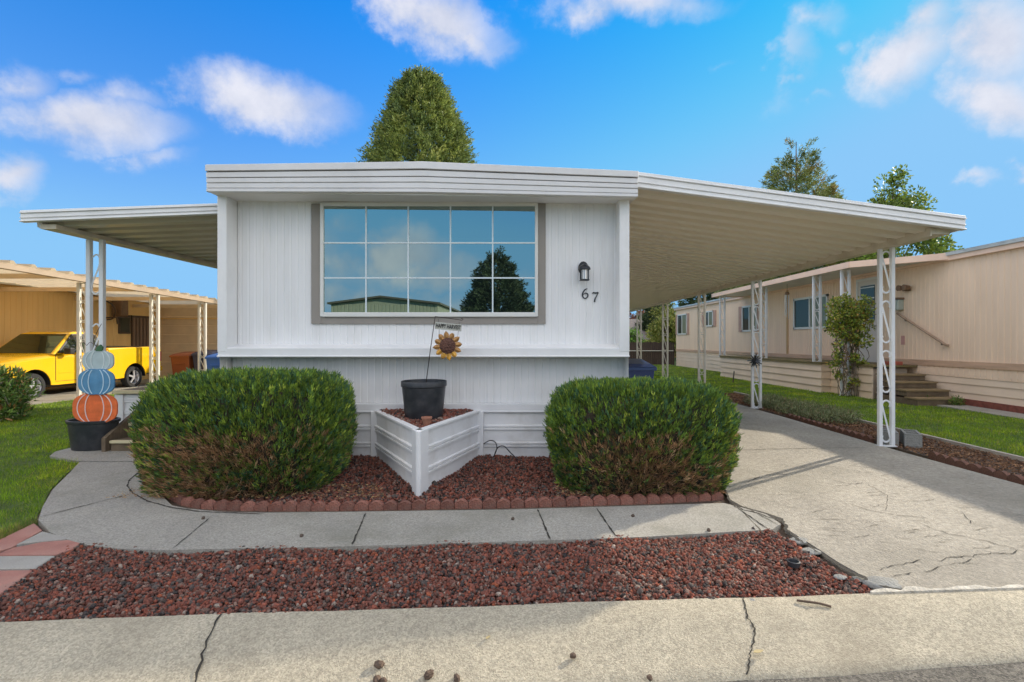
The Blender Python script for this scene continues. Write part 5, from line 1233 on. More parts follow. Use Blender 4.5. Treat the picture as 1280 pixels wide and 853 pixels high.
# ------------------------------------------------------------------ clipped junipers
def juniper(name, lab, cx, cy, rx, ry, h, n, seed, sunny=False, pw=2.8):
    rng = np.random.default_rng(seed)
    t = thing(name, lab, 'shrub', (cx, cy, 0), None)
    # solid dark inner mass so the twigs do not show sky
    def surf(u):
        """u unit directions -> radius of the outline along u (clipped dome on a narrower foot)"""
        ex = 4.7; x, y, z = u[:, 0]/rx, u[:, 1]/ry, u[:, 2]/(h*.70)
        return (np.abs(x)**ex+np.abs(y)**ex+np.abs(z)**ex)**(-1/ex)
    cz = h*.32
    import bmesh as _b
    bm = _b.new(); _b.ops.create_icosphere(bm, subdivisions=4, radius=1); co = np.array([v.co[:] for v in bm.verts]); fc_ = [[v.index for v in f.verts] for f in bm.faces]; bm.free()
    r = surf(co); nz = np.array([noise.noise(Vector(c)*4) for c in co]); q = co*(r*(.86+.05*nz))[:, None]; q[:, 2] = np.maximum(q[:, 2]+cz, .02)
    foot = 1-.12*np.clip((h*.5-q[:, 2])/(h*.5), 0, 1)**1.3; q[:, 0] *= foot; q[:, 1] *= foot
    mb = MB(); mb.mesh([(a+cx, b+cy, c) for a, b, c in q], fc_); mb.build('branches', M['bush_core'], t, smooth=True)
    u = unit(rng.normal(size=(int(n*2.0), 3))*np.array([rx*1.1, ry, h*.72])); r = surf(u)
    lump = np.array([noise.noise(Vector((a*4.5+seed, b*4.5, c*4.5))) for a, b, c in u]); fine = np.array([noise.noise(Vector((a*13+seed, b*13, c*13)))+.4*noise.noise(Vector((a*27+seed, b*27, c*27))) for a, b, c in u])
    rad = r*(1.0+.022*lump+.060*fine-np.abs(rng.normal(0, .045, len(u))))
    P = u*rad[:, None]; P[:, 2] += cz
    keep = P[:, 2] > .015; P = P[keep]; u = u[keep]; lump = lump[keep]; fine = fine[keep]
    foot = 1-.13*np.clip((h*.5-P[:, 2])/(h*.5), 0, 1)**1.3; P[:, 0] *= foot; P[:, 1] *= foot
    nrm = unit(u/np.array([rx, ry, h*.7])**1.3)
    zz = P[:, 2]/h; P[:, 0] += cx; P[:, 1] += cy; dead = np.clip((.66+.50*np.array([noise.noise(Vector((a*2.2+5+seed, b*2, c*2.6))) for a, b, c in P])-zz)*3.2, 0, 1)*np.clip(.15+1.5*(-nrm[:, 1]-.35)-.9*np.clip(np.abs(nrm[:, 0])-.35, 0, 1), .08, 1)
    dead = np.where(zz > .62, 0, dead)*.85
    n_ = len(P); tuft = 8
    up = np.array([0, 0, 1.]); base_dir = unit(nrm*.75+up*(.85-.35*dead[:, None])+rng.normal(0, .16, (n_, 3)))
    isdead = rng.uniform(size=n_) < dead*.95
    thin = rng.uniform(size=n_) < dead*.34
    P, base_dir, isdead, fine, nrm, zz = [a[~thin] for a in (P, base_dir, isdead, fine, nrm, zz)]; n_ = len(P)
    PP = np.repeat(P, tuft, 0)+rng.normal(0, .009, (n_*tuft, 3)); DD = unit(np.repeat(base_dir, tuft, 0)+rng.normal(0, .20, (n_*tuft, 3)))
    along = rng.uniform(-.02, .035, (n_*tuft, 1)); PP = PP+np.repeat(base_dir, tuft, 0)*along-np.repeat(nrm, tuft, 0)*.02
    dr = np.repeat(isdead, tuft)
    green = palette(n_, [(.16, .25, .035), (.11, .19, .04), (.25, .34, .045), (.065, .14, .065), (.34, .40, .06)], [.32, .26, .13, .24, .05], .34)*(1+.5*fine[:, None])
    low_ = np.clip(1-zz*1.7, 0, 1)[:, None]; green = green*(1-.0*low_)*np.array([1, 1, 1])+low_*np.array([-.008, -.01, .012])
    brown = palette(n_, [(.44, .25, .12), (.28, .155, .08), (.55, .37, .20), (.22, .18, .07)], [.4, .3, .15, .15], .25)
    c = np.where(isdead[:, None], brown, np.clip(green, .01, 1)); c = np.repeat(c, tuft, 0)*(1+rng.uniform(-.18, .18, (n_*tuft, 1)))
    L = np.where(dr, rng.uniform(.03, .085, n_*tuft), rng.uniform(.028, .056, n_*tuft)); Wd = np.where(dr, rng.uniform(.004, .008, n_*tuft), rng.uniform(.007, .012, n_*tuft))
    v, c = kites(PP, DD, L, Wd, c)
    v[:, 2] = np.maximum(v[:, 2], .012)
    np_mesh('foliage', v, 4, M['needle'], t, c)
    # bare twigs
    m_ = 900; a = rng.uniform(math.pi*1.05, math.pi*1.95, m_); zt = rng.uniform(.05, h*.5, m_)
    P0 = np.stack([cx+np.cos(a)*rx*.88*.9, cy+np.sin(a)*ry*.88*.95, zt], 1); D = unit(np.stack([np.cos(a)*.6, np.sin(a)*.6-.2, rng.uniform(-.3, 1., m_)], 1)+rng.normal(0, .35, (m_, 3)))
    v, c = kites(P0, D, rng.uniform(.08, .2, m_), .006, palette(m_, [(.38, .25, .16), (.25, .16, .10)], [1, 1]))
    np_mesh('bare_twigs', v, 4, M['needle'], t, c)
    return t
juniper('juniper_shrub', 'wide clipped green juniper with brown twigs low down, left of the planter box', -2.71, 4.98, .895, .66, 1.075, 13500, 21)
juniper('juniper_shrub', 'clipped green juniper with a brown bare patch, right of the planter box beside the driveway', 1.14, 5.03, .88, .65, .975, 11500, 34)

# generic leafy shrub / crown made of clumps
def leaf_cloud(name, parent, centers, radii, nper, L, Wd, cols, w, m='leaf', upb=.2, seed=0, loc=None, droop=0.):
    rng = np.random.default_rng(seed); C_ = np.repeat(np.array(centers, float), nper, 0); Rr = np.repeat(np.array(radii, float), nper)[:, None]
    u = unit(rng.normal(size=C_.shape)); P = C_+u*Rr*(rng.uniform(.25, 1, (len(C_), 1))**.6)
    D = unit(u+rng.normal(0, .5, u.shape)+np.array([0, 0, upb-droop])); n = len(P)
    tint = np.repeat(rng.uniform(.75, 1.25, len(centers)), nper)[:, None]
    v, c = kites(P, D, L*rng.uniform(.6, 1.3, n), Wd*rng.uniform(.7, 1.3, n), palette(n, cols, w, .2)*tint)
    return np_mesh(name, v, 4, M[m], parent, c)
# oleander-like shrub at the left edge
t = thing('leafy_shrub', 'loose green shrub with pale dried flower heads at the edge of the left lawn', 'shrub', (-9.55, 8.7, 0))
cs = []; rs = []
for i in range(230):
    a = random.uniform(0, 6.283); r = random.uniform(.1, .80)**.8; z = random.uniform(.08, .92)*(1-.35*r*r); cs.append((-9.55+r*math.cos(a)*.85, 8.7+r*math.sin(a)*.7, z*.95)); rs.append(.13)
leaf_cloud('foliage', t, cs, rs, 42, .11, .028, [(.18, .28, .05), (.11, .19, .045), (.26, .31, .09), (.42, .2, .07), (.6, .52, .36)], [.4, .3, .15, .08, .05], seed=4, upb=.5)
mb = MB()
for i in range(14): a = i*.45; mb.tube([(-9.55, 8.7, 0), (-9.55+.3*math.cos(a), 8.7+.3*math.sin(a), .4), (-9.55+.55*math.cos(a), 8.7+.45*math.sin(a), .75)], [.02, .014, .006], 5)
mb.build('stems', M['bark'], t)
# low spreading juniper by the mulch
t = thing('ground_juniper', 'low spreading grey-green juniper between driveway and lawn behind the front post', 'ground cover', (5.25, 9.9, 0))
cs = [(random.uniform(4.95, 5.75), random.uniform(8.3, 11.2), random.uniform(.02, .14)) for i in range(420)]
leaf_cloud('foliage', t, cs, [.10]*420, 45, .05, .012, [(.22, .25, .11), (.15, .19, .08), (.32, .33, .18), (.3, .21, .12)], [.4, .3, .2, .1], seed=8, upb=.4, m='needle')
mb = MB()
for i in range(5): mb.tube([(5.3, 8.6+.5*i, .02), (5.1, 8.9+.5*i, .05), (5.5, 9.1+.5*i, .05)], .012, 5)
mb.build('stems', M['bark'], t)
# climber on the neighbour's corner post
t = thing('climbing_plant', 'yellow-green climbing plant with bare lower stems wound round the corner post of the neighbour awning', 'climber', (8.4, 12.8, -.04))
cs = []; rs = []
for i in range(120):
    a = random.uniform(0, 6.28); r = random.random()**.6*.5; z = random.uniform(-1, 1); cs.append((8.36+r*math.cos(a), 12.75+r*.6*math.sin(a), 1.98+.52*z*math.sqrt(max(0, 1-(r/.75)**2)))); rs.append(.13)
for i in range(34):
    cs.append((8.36+random.uniform(-.45, .45), 12.75+random.uniform(-.25, .25), random.uniform(.7, 1.55))); rs.append(.08)
for i in range(16):
    cs.append((8.4+random.uniform(-.35, .45), 12.7+random.uniform(-.2, .2), random.uniform(.05, .7))); rs.append(.07)
leaf_cloud('foliage', t, cs, rs, 34, .075, .045, [(.28, .34, .045), (.16, .23, .04), (.42, .40, .07), (.42, .24, .06), (.10, .14, .035)], [.35, .28, .18, .08, .11], seed=14)
mb = MB()
for i in range(22):
    x = 8.36+random.uniform(-.25, .3); P = [(x, 12.72+random.uniform(-.1, .1), -.04)]
    for k in range(1, 7): P.append((8.36+(x-8.36)*(1+.3*k*.2)+random.uniform(-.12, .12), 12.74+random.uniform(-.14, .14), .33*k))
    mb.tube(smooth_curve(P, 3), .009, 5)
mb.build('stems', mat('pale_stem', (.20, .15, .10), .9), t, smooth=True)
for i, (x, y, s_, lb2) in enumerate(((G(1135, 500, 0).x, 11.2, .16, 'small green plant at the foot of the neighbour steps, nearer the post'), (G(1084, 492, 0).x, 12.6, .2, 'small green plant beside the neighbour deck panels'), (G(1148, 500, 0).x, 10.7, .12, 'tiny pale tuft beside the lowest neighbour step'))):
    t = thing('small_plant', lb2, 'plant', (x, y, -.03))
    leaf_cloud('foliage', t, [(x+random.uniform(-s_, s_), y+random.uniform(-s_, s_)*.6, random.uniform(.0, s_*1.2)) for k in range(14)], [s_*.5]*14, 22, .07, .02, [(.12, .22, .04), (.2, .26, .07), (.25, .15, .05)], [.5, .35, .15], seed=20+i, upb=.8)
    mb = MB(); mb.tube([(x, y, -.04), (x+.02, y, s_)], .006, 5); mb.build('stem', M['bark'], t)

# ------------------------------------------------------------------ trees
def conifer(name, lab, x, y, z0, h, rad, ncl, nper, L, Wd, cols, w, seed, zlow=.10, shape=.75, clump=.32, depth=.35, group=None, droop=0., gap=0., even=False):
    """rad: radius at the base; the outline follows (1-t)^shape"""
    rng = np.random.default_rng(seed); t = thing(name, lab, 'tree', (x, y, z0), group)
    mb = MB(); mb.tube([(x, y, z0), (x+.05, y, z0+h*.5), (x, y, z0+h*.97)], [h*.018, h*.011, .02], 8); mb.build('trunk', M['bark'], t, smooth=True)
    tt = 1-np.sqrt(rng.uniform(0, 1, ncl)); tt = zlow+(1-zlow)*(tt**.9 if not even else rng.uniform(0, .995, ncl)); ang_ = rng.uniform(0, 2*math.pi, ncl)
    R_ = rad*(1-tt)**shape
    lump = np.array([noise.noise(Vector((math.cos(a)*2.2, math.sin(a)*2.2, b*9+seed))) for a, b in zip(ang_, tt)])
    rr = R_*(1-np.abs(rng.normal(0, depth, ncl)).clip(0, .8))*(1+.30*lump)
    Cc = np.stack([x+rr*np.cos(ang_), y+rr*np.sin(ang_), z0+h*tt-.12*rr*droop], 1)
    if gap: k = np.array([noise.noise(Vector(c)*.55) for c in Cc]) > -gap; Cc, ang_, rr = Cc[k], ang_[k], rr[k]
    n = len(Cc); out = np.stack([np.cos(ang_), np.sin(ang_), np.full(n, .55)], 1); out = unit(out+rng.normal(0, .2, out.shape))
    cr = clump*rng.uniform(.6, 1.3, n)
    PP = np.repeat(Cc, nper, 0); OO = np.repeat(out, nper, 0); CR = np.repeat(cr, nper)[:, None]
    s_ = rng.uniform(-.6, 1, (n*nper, 1)); PP = PP+OO*s_*CR+rng.normal(0, .26, PP.shape)*CR*(1.1-.6*(s_ > .3)); DD = unit(OO+rng.normal(0, .45, PP.shape))
    col = np.repeat(palette(n, cols, w, .22), nper, 0)*(1+rng.uniform(-.2, .2, (n*nper, 1)))
    v, c = kites(PP, DD, L*rng.uniform(.6, 1.3, n*nper), Wd*rng.uniform(.7, 1.3, n*nper), col)
    np_mesh('crown', v, 4, M['needle'], t, c)
    # a few boughs that carry the clumps
    mb = MB(); mb.tube([(x, y, z0+h*.03), (x, y, z0+h*.97)], .03, 5)
    for k in range(0, n, max(1, n//70)): mb.tube([(x, y, Cc[k][2]-.25*rr[k]), tuple(Cc[k])], [.04, .012], 5)
    mb.build('limbs', M['bark'], t)
    return t
SP = [(.25, .30, .08), (.17, .22, .065), (.34, .38, .09), (.44, .46, .13), (.12, .16, .06)]
SPW = [.34, .26, .2, .08, .12]
conifer('spruce_tree', 'dense dark green spruce rising behind the roof of the white home', -5.15, 25.0, -.3, 14.9, 4.55, 4600, 56, .16, .05, SP, SPW, 41, shape=.56, clump=.46, depth=.12, even=True)
conifer('pine_tree', 'open bushy pine beyond the right end of the carport roof', 19.2, 35, -.4, 16.2, 6.4, 1900, 60, .24, .055, [(.24, .28, .09), (.16, .20, .07), (.34, .36, .12), (.36, .28, .11)], [.4, .3, .2, .1], 42, shape=.74, clump=.50, depth=.35, gap=.22)
def broadleaf(name, lab, x, y, z0, h, rad, ncl, nper, L, cols, w, seed, zc=.6, hz=.42, group=None, clr=.5, narrow=0.):
    rng = np.random.default_rng(seed); t = thing(name, lab, 'tree', (x, y, z0), group)
    mb = MB(); mb.tube([(x, y, z0), (x+.1, y, z0+h*.35), (x-.05, y, z0+h*.75), (x, y, z0+h*.93)], [h*.02, h*.015, h*.007, .02], 8); mb.build('trunk', M['bark'], t, smooth=True)
    u = unit(rng.normal(size=(ncl, 3))); r = rng.uniform(.3, 1, ncl)**.5
    nz = np.array([noise.noise(Vector(a)*2+Vector((seed, 0, 0))) for a in u]); r *= (1+.35*nz)
    Cc = u*r[:, None]*np.array([rad, rad, h*hz]); zrel = Cc[:, 2]/(h*hz); k = 1-narrow*np.clip(zrel, 0, 1.2); Cc[:, 0] *= k; Cc[:, 1] *= k; Cc += np.array([x, y, z0+h*zc])
    leaf_cloud('crown', t, Cc, clr*rng.uniform(.6, 1.2, ncl), nper, L, L*.6, cols, w, seed=seed)
    mb = MB()
    for i in range(0, ncl, max(1, ncl//45)): b = Cc[i]; mb.tube([(x, y, z0+h*.3+max(0, b[2]-z0-h*.45)*.6), tuple(b)], [.05, .012], 5)
    mb.build('limbs', M['bark'], t); return t
BR = [(.22, .31, .045), (.15, .22, .04), (.34, .38, .07), (.09, .14, .035)]
broadleaf('poplar_tree', 'narrow bright green tree beyond the outer corner of the carport roof', 22.7, 30.5, -.3, 12.0, 3.1, 300, 90, .20, BR, [.35, .3, .2, .15], 51, zc=.52, hz=.47, narrow=.78, clr=.55)
broadleaf('green_tree', 'broad green tree behind the roof of the peach mobile home', 22.4, 37, -.4, 9.6, 4.5, 190, 90, .24, BR, [.25, .4, .1, .25], 52, zc=.6)
far = [('conifer_tree', 'dark conifer silhouette behind the middle of the peach home roof', 15.5, 43, 7.6, 3.3), ('conifer_tree', 'taller dark conifer behind the neighbour awning', 19.5, 45, 8.8, 3.6), ('conifer_tree', 'small dark conifer above the far end of the peach home', 12.9, 48, 6.6, 2.3), ('conifer_tree', 'bushy dark conifer seen just under the carport beam', 22.5, 44, 9.0, 4.2), ('conifer_tree', 'slim dark conifer above the far corner of the peach home', 15.0, 55, 7.9, 1.6)]
for i, (nm, lb2, x, y, h_, r_) in enumerate(far):
    conifer(nm, lb2, x, y, -.4, h_, r_, 420, 40, .3, .09, [(.07, .10, .04), (.10, .14, .05), (.045, .07, .03)], [.4, .35, .25], 60+i, group='dark conifers behind the peach home', shape=.7, clump=.55)
broadleaf('maple_tree', 'rust red tree beyond the grey roof, nearest the white home', 11.2, 58, -.4, 5.2, 1.7, 60, 60, .3, [(.30, .11, .05), (.20, .08, .04), (.35, .17, .07)], [1, 1, .6], 71, zc=.65, clr=.6)
broadleaf('maple_tree', 'rust red tree beyond the grey roof, left of the yellow-green tree', 14.2, 58, -.4, 5.0, 2.0, 60, 60, .3, [(.30, .11, .05), (.20, .08, .04), (.35, .17, .07)], [1, 1, .6], 72, zc=.65, clr=.6)
broadleaf('yellow_tree', 'yellow-green tree between the grey-roofed house and the peach home', 11.6, 40, -.4, 4.6, 1.5, 110, 70, .2, [(.34, .34, .07), (.20, .25, .05), (.45, .4, .12)], [1, 1, .5], 73, zc=.55, clr=.5)
broadleaf('garden_bush', 'bright green bush in front of the grey-roofed house', 7.9, 36, -.3, 2.3, .7, 40, 60, .14, [(.16, .3, .04), (.1, .2, .03)], [1, 1], 74, zc=.6, clr=.35)
conifer('blue_spruce_tree', 'large grey-green spruce across the street, mirrored in the picture window', -2.45, -34, -.2, 9.7, 4.1, 1500, 42, .28, .085, [(.075, .10, .05), (.05, .07, .04), (.11, .13, .065)], [1, 1, .6], 81, shape=.70, clump=.55, depth=.2)

# ------------------------------------------------------------------ litter on the kerb and in the beds
cone_me = None
import bmesh as _b
for i, (x, y, s_, lab) in enumerate(((474, 831, .017, 'brown fallen cone, upper one of the close trio on the kerb'), (471, 843, .015, 'brown fallen cone, lower left one of the close trio on the kerb'), (479, 844, .013, 'brown fallen cone, lower right one of the close trio on the kerb'),
        (536, 839, .018, 'dark fallen cone alone on the kerb right of the trio'), (571, 841, .014, 'small dark fallen cone farthest from the trio on the kerb'), (716, 820, .012, 'little seed head on the kerb, left one of a scattered pair'), (812, 837, .012, 'flat little seed head low on the kerb near the crack'))):
    bm = _b.new(); _b.ops.create_icosphere(bm, subdivisions=3, radius=s_)
    for v in bm.verts: v.co *= 1+.28*noise.noise(v.co*120+Vector((i*5, 0, 0))); v.co.x *= 1.35
    me = bpy.data.meshes.new('fallen_cone'); bm.to_mesh(me); bm.free(); me.materials.append(M['bark'])
    p = G(x, y, -.045); t_ = p.y-SK*p.x; o = bpy.data.objects.new('fallen_cone', me); COL.objects.link(o); o.location = (p.x, p.y, kz(max(2.18, min(2.66, t_)))+s_*.75); o.rotation_euler = (.3*i, .2, i*1.3)
    setp(o, lab, 'pine cone')
mb = MB(); a, b = G(996, 758, 0), G(1039, 766, -.01); a.z = .032; b.z = .022
mb.tube(smooth_curve([a, a.lerp(b, .35)+Vector((0, -.006, .006)), a.lerp(b, .7)+Vector((0, .004, .004)), b], 4), [.006]*4+[.006]*9, 6); mb.tube([a.lerp(b, .2), a.lerp(b, .28)+Vector((.02, -.02, .008))], .004, 5)
setp(mb.build('fallen_twig', M['bark'], None, smooth=True), 'short dark twig lying on the kerb right of the crack', 'twig')
def leaf_obj(x, y, z, s_, rz, m, lab):
    mb = MB(); P = [(-1, 0), (-.5, .35), (0, .42), (.6, .22), (1, 0), (.6, -.24), (0, -.4), (-.5, -.3)]
    mb.prism([(x+s_*(a*math.cos(rz)-b*math.sin(rz)), y+s_*(a*math.sin(rz)+b*math.cos(rz)), z+.004+.003*abs(b)) for a, b in P], (0, 0, .0015)); setp(mb.build('fallen_leaf', m), lab, 'leaf')
dry = mat('dry_leaf', (.42, .33, .16), .7, var=.15)
p = G(948, 812, -.04); leaf_obj(p.x, p.y, kz(min(2.66, max(2.18, p.y-SK*p.x)))+.004, .03, .3, dry, 'pale yellow leaf on the kerb beside the crack')
p = G(610, 798, -.01); leaf_obj(p.x, p.y, kz(min(2.66, max(2.18, p.y-SK*p.x)))+.004, .018, 1., dry, 'small pale leaf near the middle of the kerb')
for i, (x, y, lab) in enumerate(((377, 671, 'dark seed lying on the footpath slab left of the planter box'), (641, 650, 'dark crumb on the footpath slab below the planter box'), (791, 646, 'dark crumb on the footpath near the right juniper'), (886, 664, 'dark clod at the front edge of the footpath'), (254, 649, 'dark leaf lump on the curved end of the footpath'))):
    p = G(x, y, ZW); bm = _b.new(); _b.ops.create_icosphere(bm, subdivisions=2, radius=.014)
    for v in bm.verts: v.co *= 1+.3*noise.noise(v.co*90+Vector((i*5, 3, 0)))
    me = bpy.data.meshes.new('crumb'); bm.to_mesh(me); bm.free(); me.materials.append(M['brownmetal']); o = bpy.data.objects.new('dirt_crumb', me); COL.objects.link(o); o.location = (p.x, p.y, ZW+.008); setp(o, lab, 'dirt')
for i, (x, y, s_, lab) in enumerate(((1104, 731, .085, 'flat pale concrete chunk broken off where driveway and kerb meet'), (1000, 677, .06, 'grey concrete fragment at the corner of footpath and driveway'), (1012, 690, .055, 'rounded grey fragment against the cracked driveway edge'), (1074, 725, .032, 'small pale fragment next to the flat concrete chunk'), (1050, 722, .03, 'small grey fragment half sunk in the lava rocks'), (941, 752, .03, 'pale crumb of concrete at the top of the kerb crack'))):
    p = G(x, y, .01); bm = _b.new(); _b.ops.create_icosphere(bm, subdivisions=3, radius=s_)
    for v in bm.verts: v.co *= 1+.22*noise.noise(v.co*22+Vector((i*5, 3, 0))); v.co.z *= .32; v.co.x *= 1.3
    me = bpy.data.meshes.new('concrete_fragment'); bm.to_mesh(me); bm.free(); me.materials.append(M['block']); me.polygons.foreach_set('use_smooth', [True]*len(me.polygons)); o = bpy.data.objects.new('concrete_fragment', me); COL.objects.link(o); o.location = (p.x, p.y, .012); setp(o, lab, 'concrete')
p = G(992, 711, 0)
mb = MB(); mb.lathe([(0, 0), (.035, 0), (.04, .03), (.032, .032), (.028, .012), (0, .01)], (p.x, p.y, .018), 16); setp(mb.build('plastic_cap', M['pot'], None, smooth='auto'), 'small black round cap among the lava rocks near the driveway', 'cap')

# ------------------------------------------------------------------ world: sky with clouds
world = bpy.data.worlds.new('World'); scene.world = world; world.use_nodes = True
nt = world.node_tree; L = nt.links; bg = nt.nodes['Background']
SUN_EL, SUN_AZ = R(26.4), math.atan2(.835, .55)
sky = _n(nt, 'ShaderNodeTexSky', sky_type='NISHITA'); sky.sun_disc = False; sky.sun_elevation = SUN_EL; sky.sun_rotation = SUN_AZ
sky.air_density = 1.0; sky.dust_density = .4; sky.ozone_density = 1.5; sky.altitude = 600
tc = _n(nt, 'ShaderNodeTexCoord'); sep = _n(nt, 'ShaderNodeSeparateXYZ'); L.new(tc.outputs['Generated'], sep.inputs[0])
def mth(op, a, b=None, c=None, clamp=False):
    n = _n(nt, 'ShaderNodeMath', operation=op); n.use_clamp = clamp
    for i, v in enumerate((a, b, c)):
        if v is None: continue
        if isinstance(v, (int, float)): n.inputs[i].default_value = v
        else: L.new(v, n.inputs[i])
    return n.outputs[0]
X_, Y_, Z_ = sep.outputs
nz = _n(nt, 'ShaderNodeTexNoise'); nz.inputs['Scale'].default_value = 3.2; nz.inputs['Detail'].default_value = 7; nz.inputs['Roughness'].default_value = .58; nz.inputs['Distortion'].default_value = .3
L.new(tc.outputs['Generated'], nz.inputs['Vector'])
nz2 = _n(nt, 'ShaderNodeTexNoise'); nz2.inputs['Scale'].default_value = 11.; nz2.inputs['Detail'].default_value = 8; nz2.inputs['Roughness'].default_value = .6
L.new(tc.outputs['Generated'], nz2.inputs['Vector'])
def blobset(front, blobs):
    """clouds as soft lumps on the tangent plane of the +Y or -Y half of the sky"""
    s = mth('MAXIMUM', Y_ if front else mth('MULTIPLY', Y_, -1.), .02)
    u = mth('DIVIDE', X_, s); v = mth('DIVIDE', Z_, s); tot = None
    cb = _n(nt, 'ShaderNodeCombineXYZ'); L.new(u, cb.inputs[0]); L.new(v, cb.inputs[1])
    sc = _n(nt, 'ShaderNodeVectorMath', operation='MULTIPLY_ADD'); L.new(nz2.outputs['Color'], sc.inputs[0]); sc.inputs[1].default_value = (.22, .11, 0); sc.inputs[2].default_value = (-.11, -.055, 0)
    ad = _n(nt, 'ShaderNodeVectorMath', operation='ADD'); L.new(cb.outputs[0], ad.inputs[0]); L.new(sc.outputs[0], ad.inputs[1])
    for (px, py, rx, ry, rot, a) in blobs:
        mp = _n(nt, 'ShaderNodeMapping', vector_type='TEXTURE')
        mp.inputs['Location'].default_value = ((px-CX)/F, (CY-py)/F, 0); mp.inputs['Rotation'].default_value = (0, 0, R(rot)); mp.inputs['Scale'].default_value = (rx*1.22/F, ry*1.1/F, 1)
        L.new(ad.outputs[0], mp.inputs['Vector']); ln = _n(nt, 'ShaderNodeVectorMath', operation='LENGTH'); L.new(mp.outputs[0], ln.inputs[0])
        val = mth('MULTIPLY', mth('SUBTRACT', 1.0, ln.outputs['Value'], clamp=True), a)
        tot = val if tot is None else mth('MAXIMUM', tot, val)
    side = mth('GREATER_THAN', Y_ if front else mth('MULTIPLY', Y_, -1.), .03)
    dens = mth('ADD', mth('MULTIPLY', tot, 2.0), mth('MULTIPLY', mth('SUBTRACT', nz.outputs['Fac'], .52), 2.4))
    dens = mth('ADD', dens, mth('MULTIPLY', mth('SUBTRACT', nz2.outputs['Fac'], .5), 1.9))
    dens = mth('MULTIPLY', mth('MULTIPLY', dens, mth('MULTIPLY', tot, 3.4, clamp=True)), side)
    return mth('MAXIMUM', dens, 0)
FB = [(95, 155, 150, 50, -3, 1), (150, 122, 90, 30, 0, .5), (25, 110, 60, 40, 0, .7), (10, 222, 60, 34, -12, 1), (190, 198, 70, 24, 5, .45), (80, 192, 60, 22, 0, .5), (85, 98, 50, 18, -5, .4), (120, 300, 150, 30, 0, .0),
      (330, 125, 145, 52, -14, 1), (270, 105, 60, 34, 0, .6), (545, 22, 110, 60, -22, 1), (590, 52, 50, 34, -30, .8), (800, 5, 150, 38, 2, .8), (740, 15, 60, 30, 0, .6), (985, 60, 42, 110, -12, .62), (1010, 20, 70, 40, 0, .6), (975, 105, 30, 22, 0, .6), (1050, 58, 28, 20, 0, .5), (1015, 128, 36, 14, 0, .4), (905, 88, 60, 14, 14, .3),
      (1125, 75, 85, 62, 40, 1), (1150, 20, 50, 50, 0, .7), (1235, 50, 90, 95, 0, 1), (1250, 125, 100, 55, -20, .95), (1228, 232, 36, 16, 6, .6), (1290, 226, 36, 26, 0, .9), (1400, 100, 150, 120, 0, .9), (-120, 120, 140, 80, 0, .9)]
BB = [(495, 318, 78, 52, 4, 1), (540, 340, 90, 36, 0, .7), (430, 330, 60, 46, 0, .6), (430, 375, 120, 34, 0, .75), (540, 385, 140, 30, 0, .6), (640, 350, 60, 20, 0, .3), (420, 282, 60, 26, 0, .4), (300, 320, 160, 70, 0, 1), (820, 300, 170, 60, 10, .9), (760, 170, 260, 80, 0, 1), (420, 120, 280, 90, 0, 1), (1100, 250, 200, 120, 0, 1), (100, 200, 200, 120, 0, 1), (600, -200, 500, 200, 0, 1)]
dens = mth('MAXIMUM', blobset(True, FB), blobset(False, BB))
# overhead: broken cloud added out of view to whiten the light on the facade
oh = _n(nt, 'ShaderNodeMapRange', interpolation_type='SMOOTHSTEP'); oh.inputs['From Min'].default_value = .62; oh.inputs['From Max'].default_value = .80; L.new(Z_, oh.inputs['Value'])
ohd = mth('MULTIPLY', mth('MULTIPLY', mth('SUBTRACT', nz.outputs['Fac'], .43), 5.), oh.outputs[0])
dens = mth('MAXIMUM', dens, mth('MAXIMUM', ohd, 0))
cov = _n(nt, 'ShaderNodeMapRange', interpolation_type='SMOOTHSTEP'); cov.inputs['From Min'].default_value = .12; cov.inputs['From Max'].default_value = 1.15; cov.inputs['To Max'].default_value = .93; L.new(dens, cov.inputs['Value'])
SKY_K = .11
# unseen cloud overhead and behind the camera, made overbright to fill the shade
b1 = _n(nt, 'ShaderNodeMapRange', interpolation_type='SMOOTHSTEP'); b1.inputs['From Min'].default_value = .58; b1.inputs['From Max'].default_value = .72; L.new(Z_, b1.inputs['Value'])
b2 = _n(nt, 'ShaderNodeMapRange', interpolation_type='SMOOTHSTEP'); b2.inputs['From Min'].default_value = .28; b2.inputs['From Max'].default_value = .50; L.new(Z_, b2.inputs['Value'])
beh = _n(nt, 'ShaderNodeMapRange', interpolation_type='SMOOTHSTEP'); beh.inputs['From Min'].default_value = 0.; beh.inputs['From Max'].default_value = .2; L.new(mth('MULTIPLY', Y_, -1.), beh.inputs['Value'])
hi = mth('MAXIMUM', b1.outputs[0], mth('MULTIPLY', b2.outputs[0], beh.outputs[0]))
# bright low cloud banks added outside view and window reflection to lift shaded walls
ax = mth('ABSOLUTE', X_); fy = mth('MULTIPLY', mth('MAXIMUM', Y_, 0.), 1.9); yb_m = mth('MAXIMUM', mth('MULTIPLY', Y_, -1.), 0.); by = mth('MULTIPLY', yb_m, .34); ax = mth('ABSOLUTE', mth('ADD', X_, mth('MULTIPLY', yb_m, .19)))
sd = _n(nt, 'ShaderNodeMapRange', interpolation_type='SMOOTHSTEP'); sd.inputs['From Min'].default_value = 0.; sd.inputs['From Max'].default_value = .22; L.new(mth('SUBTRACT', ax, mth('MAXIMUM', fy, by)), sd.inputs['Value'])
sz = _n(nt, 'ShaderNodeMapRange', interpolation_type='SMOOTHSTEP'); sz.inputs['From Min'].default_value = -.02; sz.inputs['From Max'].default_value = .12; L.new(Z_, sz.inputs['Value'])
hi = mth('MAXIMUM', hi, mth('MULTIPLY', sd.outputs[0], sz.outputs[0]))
dens2 = mth('MULTIPLY', mth('MULTIPLY', mth('SUBTRACT', nz.outputs['Fac'], .36), 5.), hi)
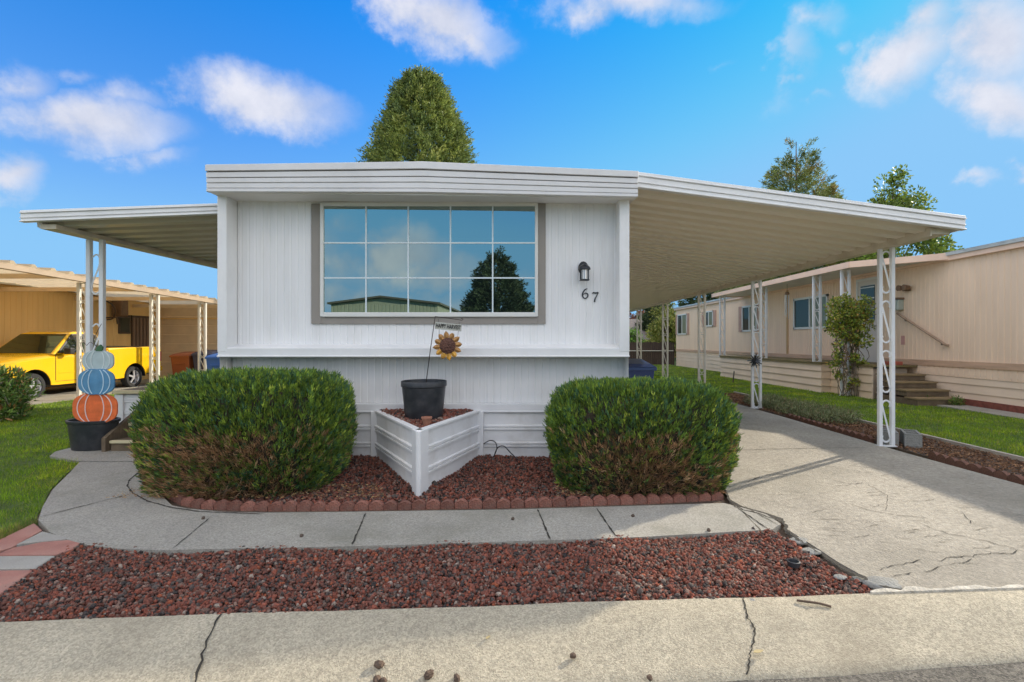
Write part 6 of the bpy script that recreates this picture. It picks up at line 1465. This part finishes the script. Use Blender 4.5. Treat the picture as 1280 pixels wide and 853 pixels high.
dens = mth('MAXIMUM', dens, dens2)
cov = _n(nt, 'ShaderNodeMapRange', interpolation_type='SMOOTHSTEP'); cov.inputs['From Min'].default_value = .05; cov.inputs['From Max'].default_value = 1.75; cov.inputs['To Max'].default_value = .93; L.new(dens, cov.inputs['Value'])
shd = _n(nt, 'ShaderNodeMapRange'); shd.inputs['From Min'].default_value = .35; shd.inputs['From Max'].default_value = .68; L.new(nz2.outputs['Fac'], shd.inputs['Value'])
clc = _n(nt, 'ShaderNodeMixRGB'); L.new(shd.outputs[0], clc.inputs[0]); clc.inputs[1].default_value = (2.15, 2.27, 2.7, 1); clc.inputs[2].default_value = (2.95, 2.95, 3.2, 1)
cl_ = _n(nt, 'ShaderNodeMixRGB'); L.new(hi, cl_.inputs[0]); L.new(clc.outputs[0], cl_.inputs[1]); cl_.inputs[2].default_value = (11.2, 10.3, 8.9, 1)  # second colour: boosted white of the added fill clouds
lowz = _n(nt, 'ShaderNodeMapRange'); lowz.inputs['From Min'].default_value = .05; lowz.inputs['From Max'].default_value = .55; L.new(Z_, lowz.inputs['Value'])
tn = _n(nt, 'ShaderNodeMixRGB'); L.new(lowz.outputs[0], tn.inputs[0]); tn.inputs[1].default_value = (.54, .575, .69, 1); tn.inputs[2].default_value = (.05, .55, 1.02, 1)
gm = _n(nt, 'ShaderNodeVectorMath', operation='MULTIPLY'); L.new(sky.outputs[0], gm.inputs[0]); L.new(tn.outputs[0], gm.inputs[1])
sp3 = _n(nt, 'ShaderNodeSeparateXYZ'); L.new(gm.outputs[0], sp3.inputs[0]); cb3 = _n(nt, 'ShaderNodeCombineXYZ')
for i, lim in enumerate((.90, 1.97, 3.2)): L.new(mth('SMOOTH_MIN', sp3.outputs[i], lim, .6), cb3.inputs[i])
skc = cb3.outputs[0]
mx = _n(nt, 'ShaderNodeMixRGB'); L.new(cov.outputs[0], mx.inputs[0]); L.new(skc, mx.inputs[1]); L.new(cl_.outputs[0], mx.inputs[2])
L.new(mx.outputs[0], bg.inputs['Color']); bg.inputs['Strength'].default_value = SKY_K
world.cycles.sampling_method = 'MANUAL'; world.cycles.sample_map_resolution = 1024

# ------------------------------------------------------------------ sun, camera, settings
s = Vector((.835*math.cos(SUN_EL), .55*math.cos(SUN_EL), math.sin(SUN_EL)))
ld = bpy.data.lights.new('sun', 'SUN'); ld.energy = 2.0; ld.angle = R(.6); ld.color = (1, .90, .74)
lo = bpy.data.objects.new('sun', ld); COL.objects.link(lo); lo.location = s*60; lo.rotation_euler = s.to_track_quat('Z', 'Y').to_euler()
cd = bpy.data.cameras.new('camera'); cam = bpy.data.objects.new('camera', cd); COL.objects.link(cam)
cam.location = (0, 0, H); cam.rotation_euler = (R(90), 0, 0)
cd.sensor_width = 36; cd.lens = F/1280*36; cd.shift_x = -(CX-640)/1280; cd.shift_y = -(426.5-CY)/1280; cd.clip_end = 2000; cd.clip_start = .05
scene.camera = cam
scene.view_settings.view_transform = 'Standard'; scene.view_settings.look = 'None'; scene.view_settings.exposure = 1.43; scene.view_settings.gamma = 1
scene.render.engine = 'CYCLES'
cy = scene.cycles; cy.use_denoising = True; cy.max_bounces = 8; cy.diffuse_bounces = 4; cy.glossy_bounces = 4; cy.transmission_bounces = 4; cy.use_adaptive_sampling = True; cy.adaptive_threshold = .02
cy.sample_clamp_indirect = 6
try: cy.denoiser = 'OPENIMAGEDENOISE'
except Exception: pass
for o in scene.objects:
    if 'wloc' in o: del o['wloc']
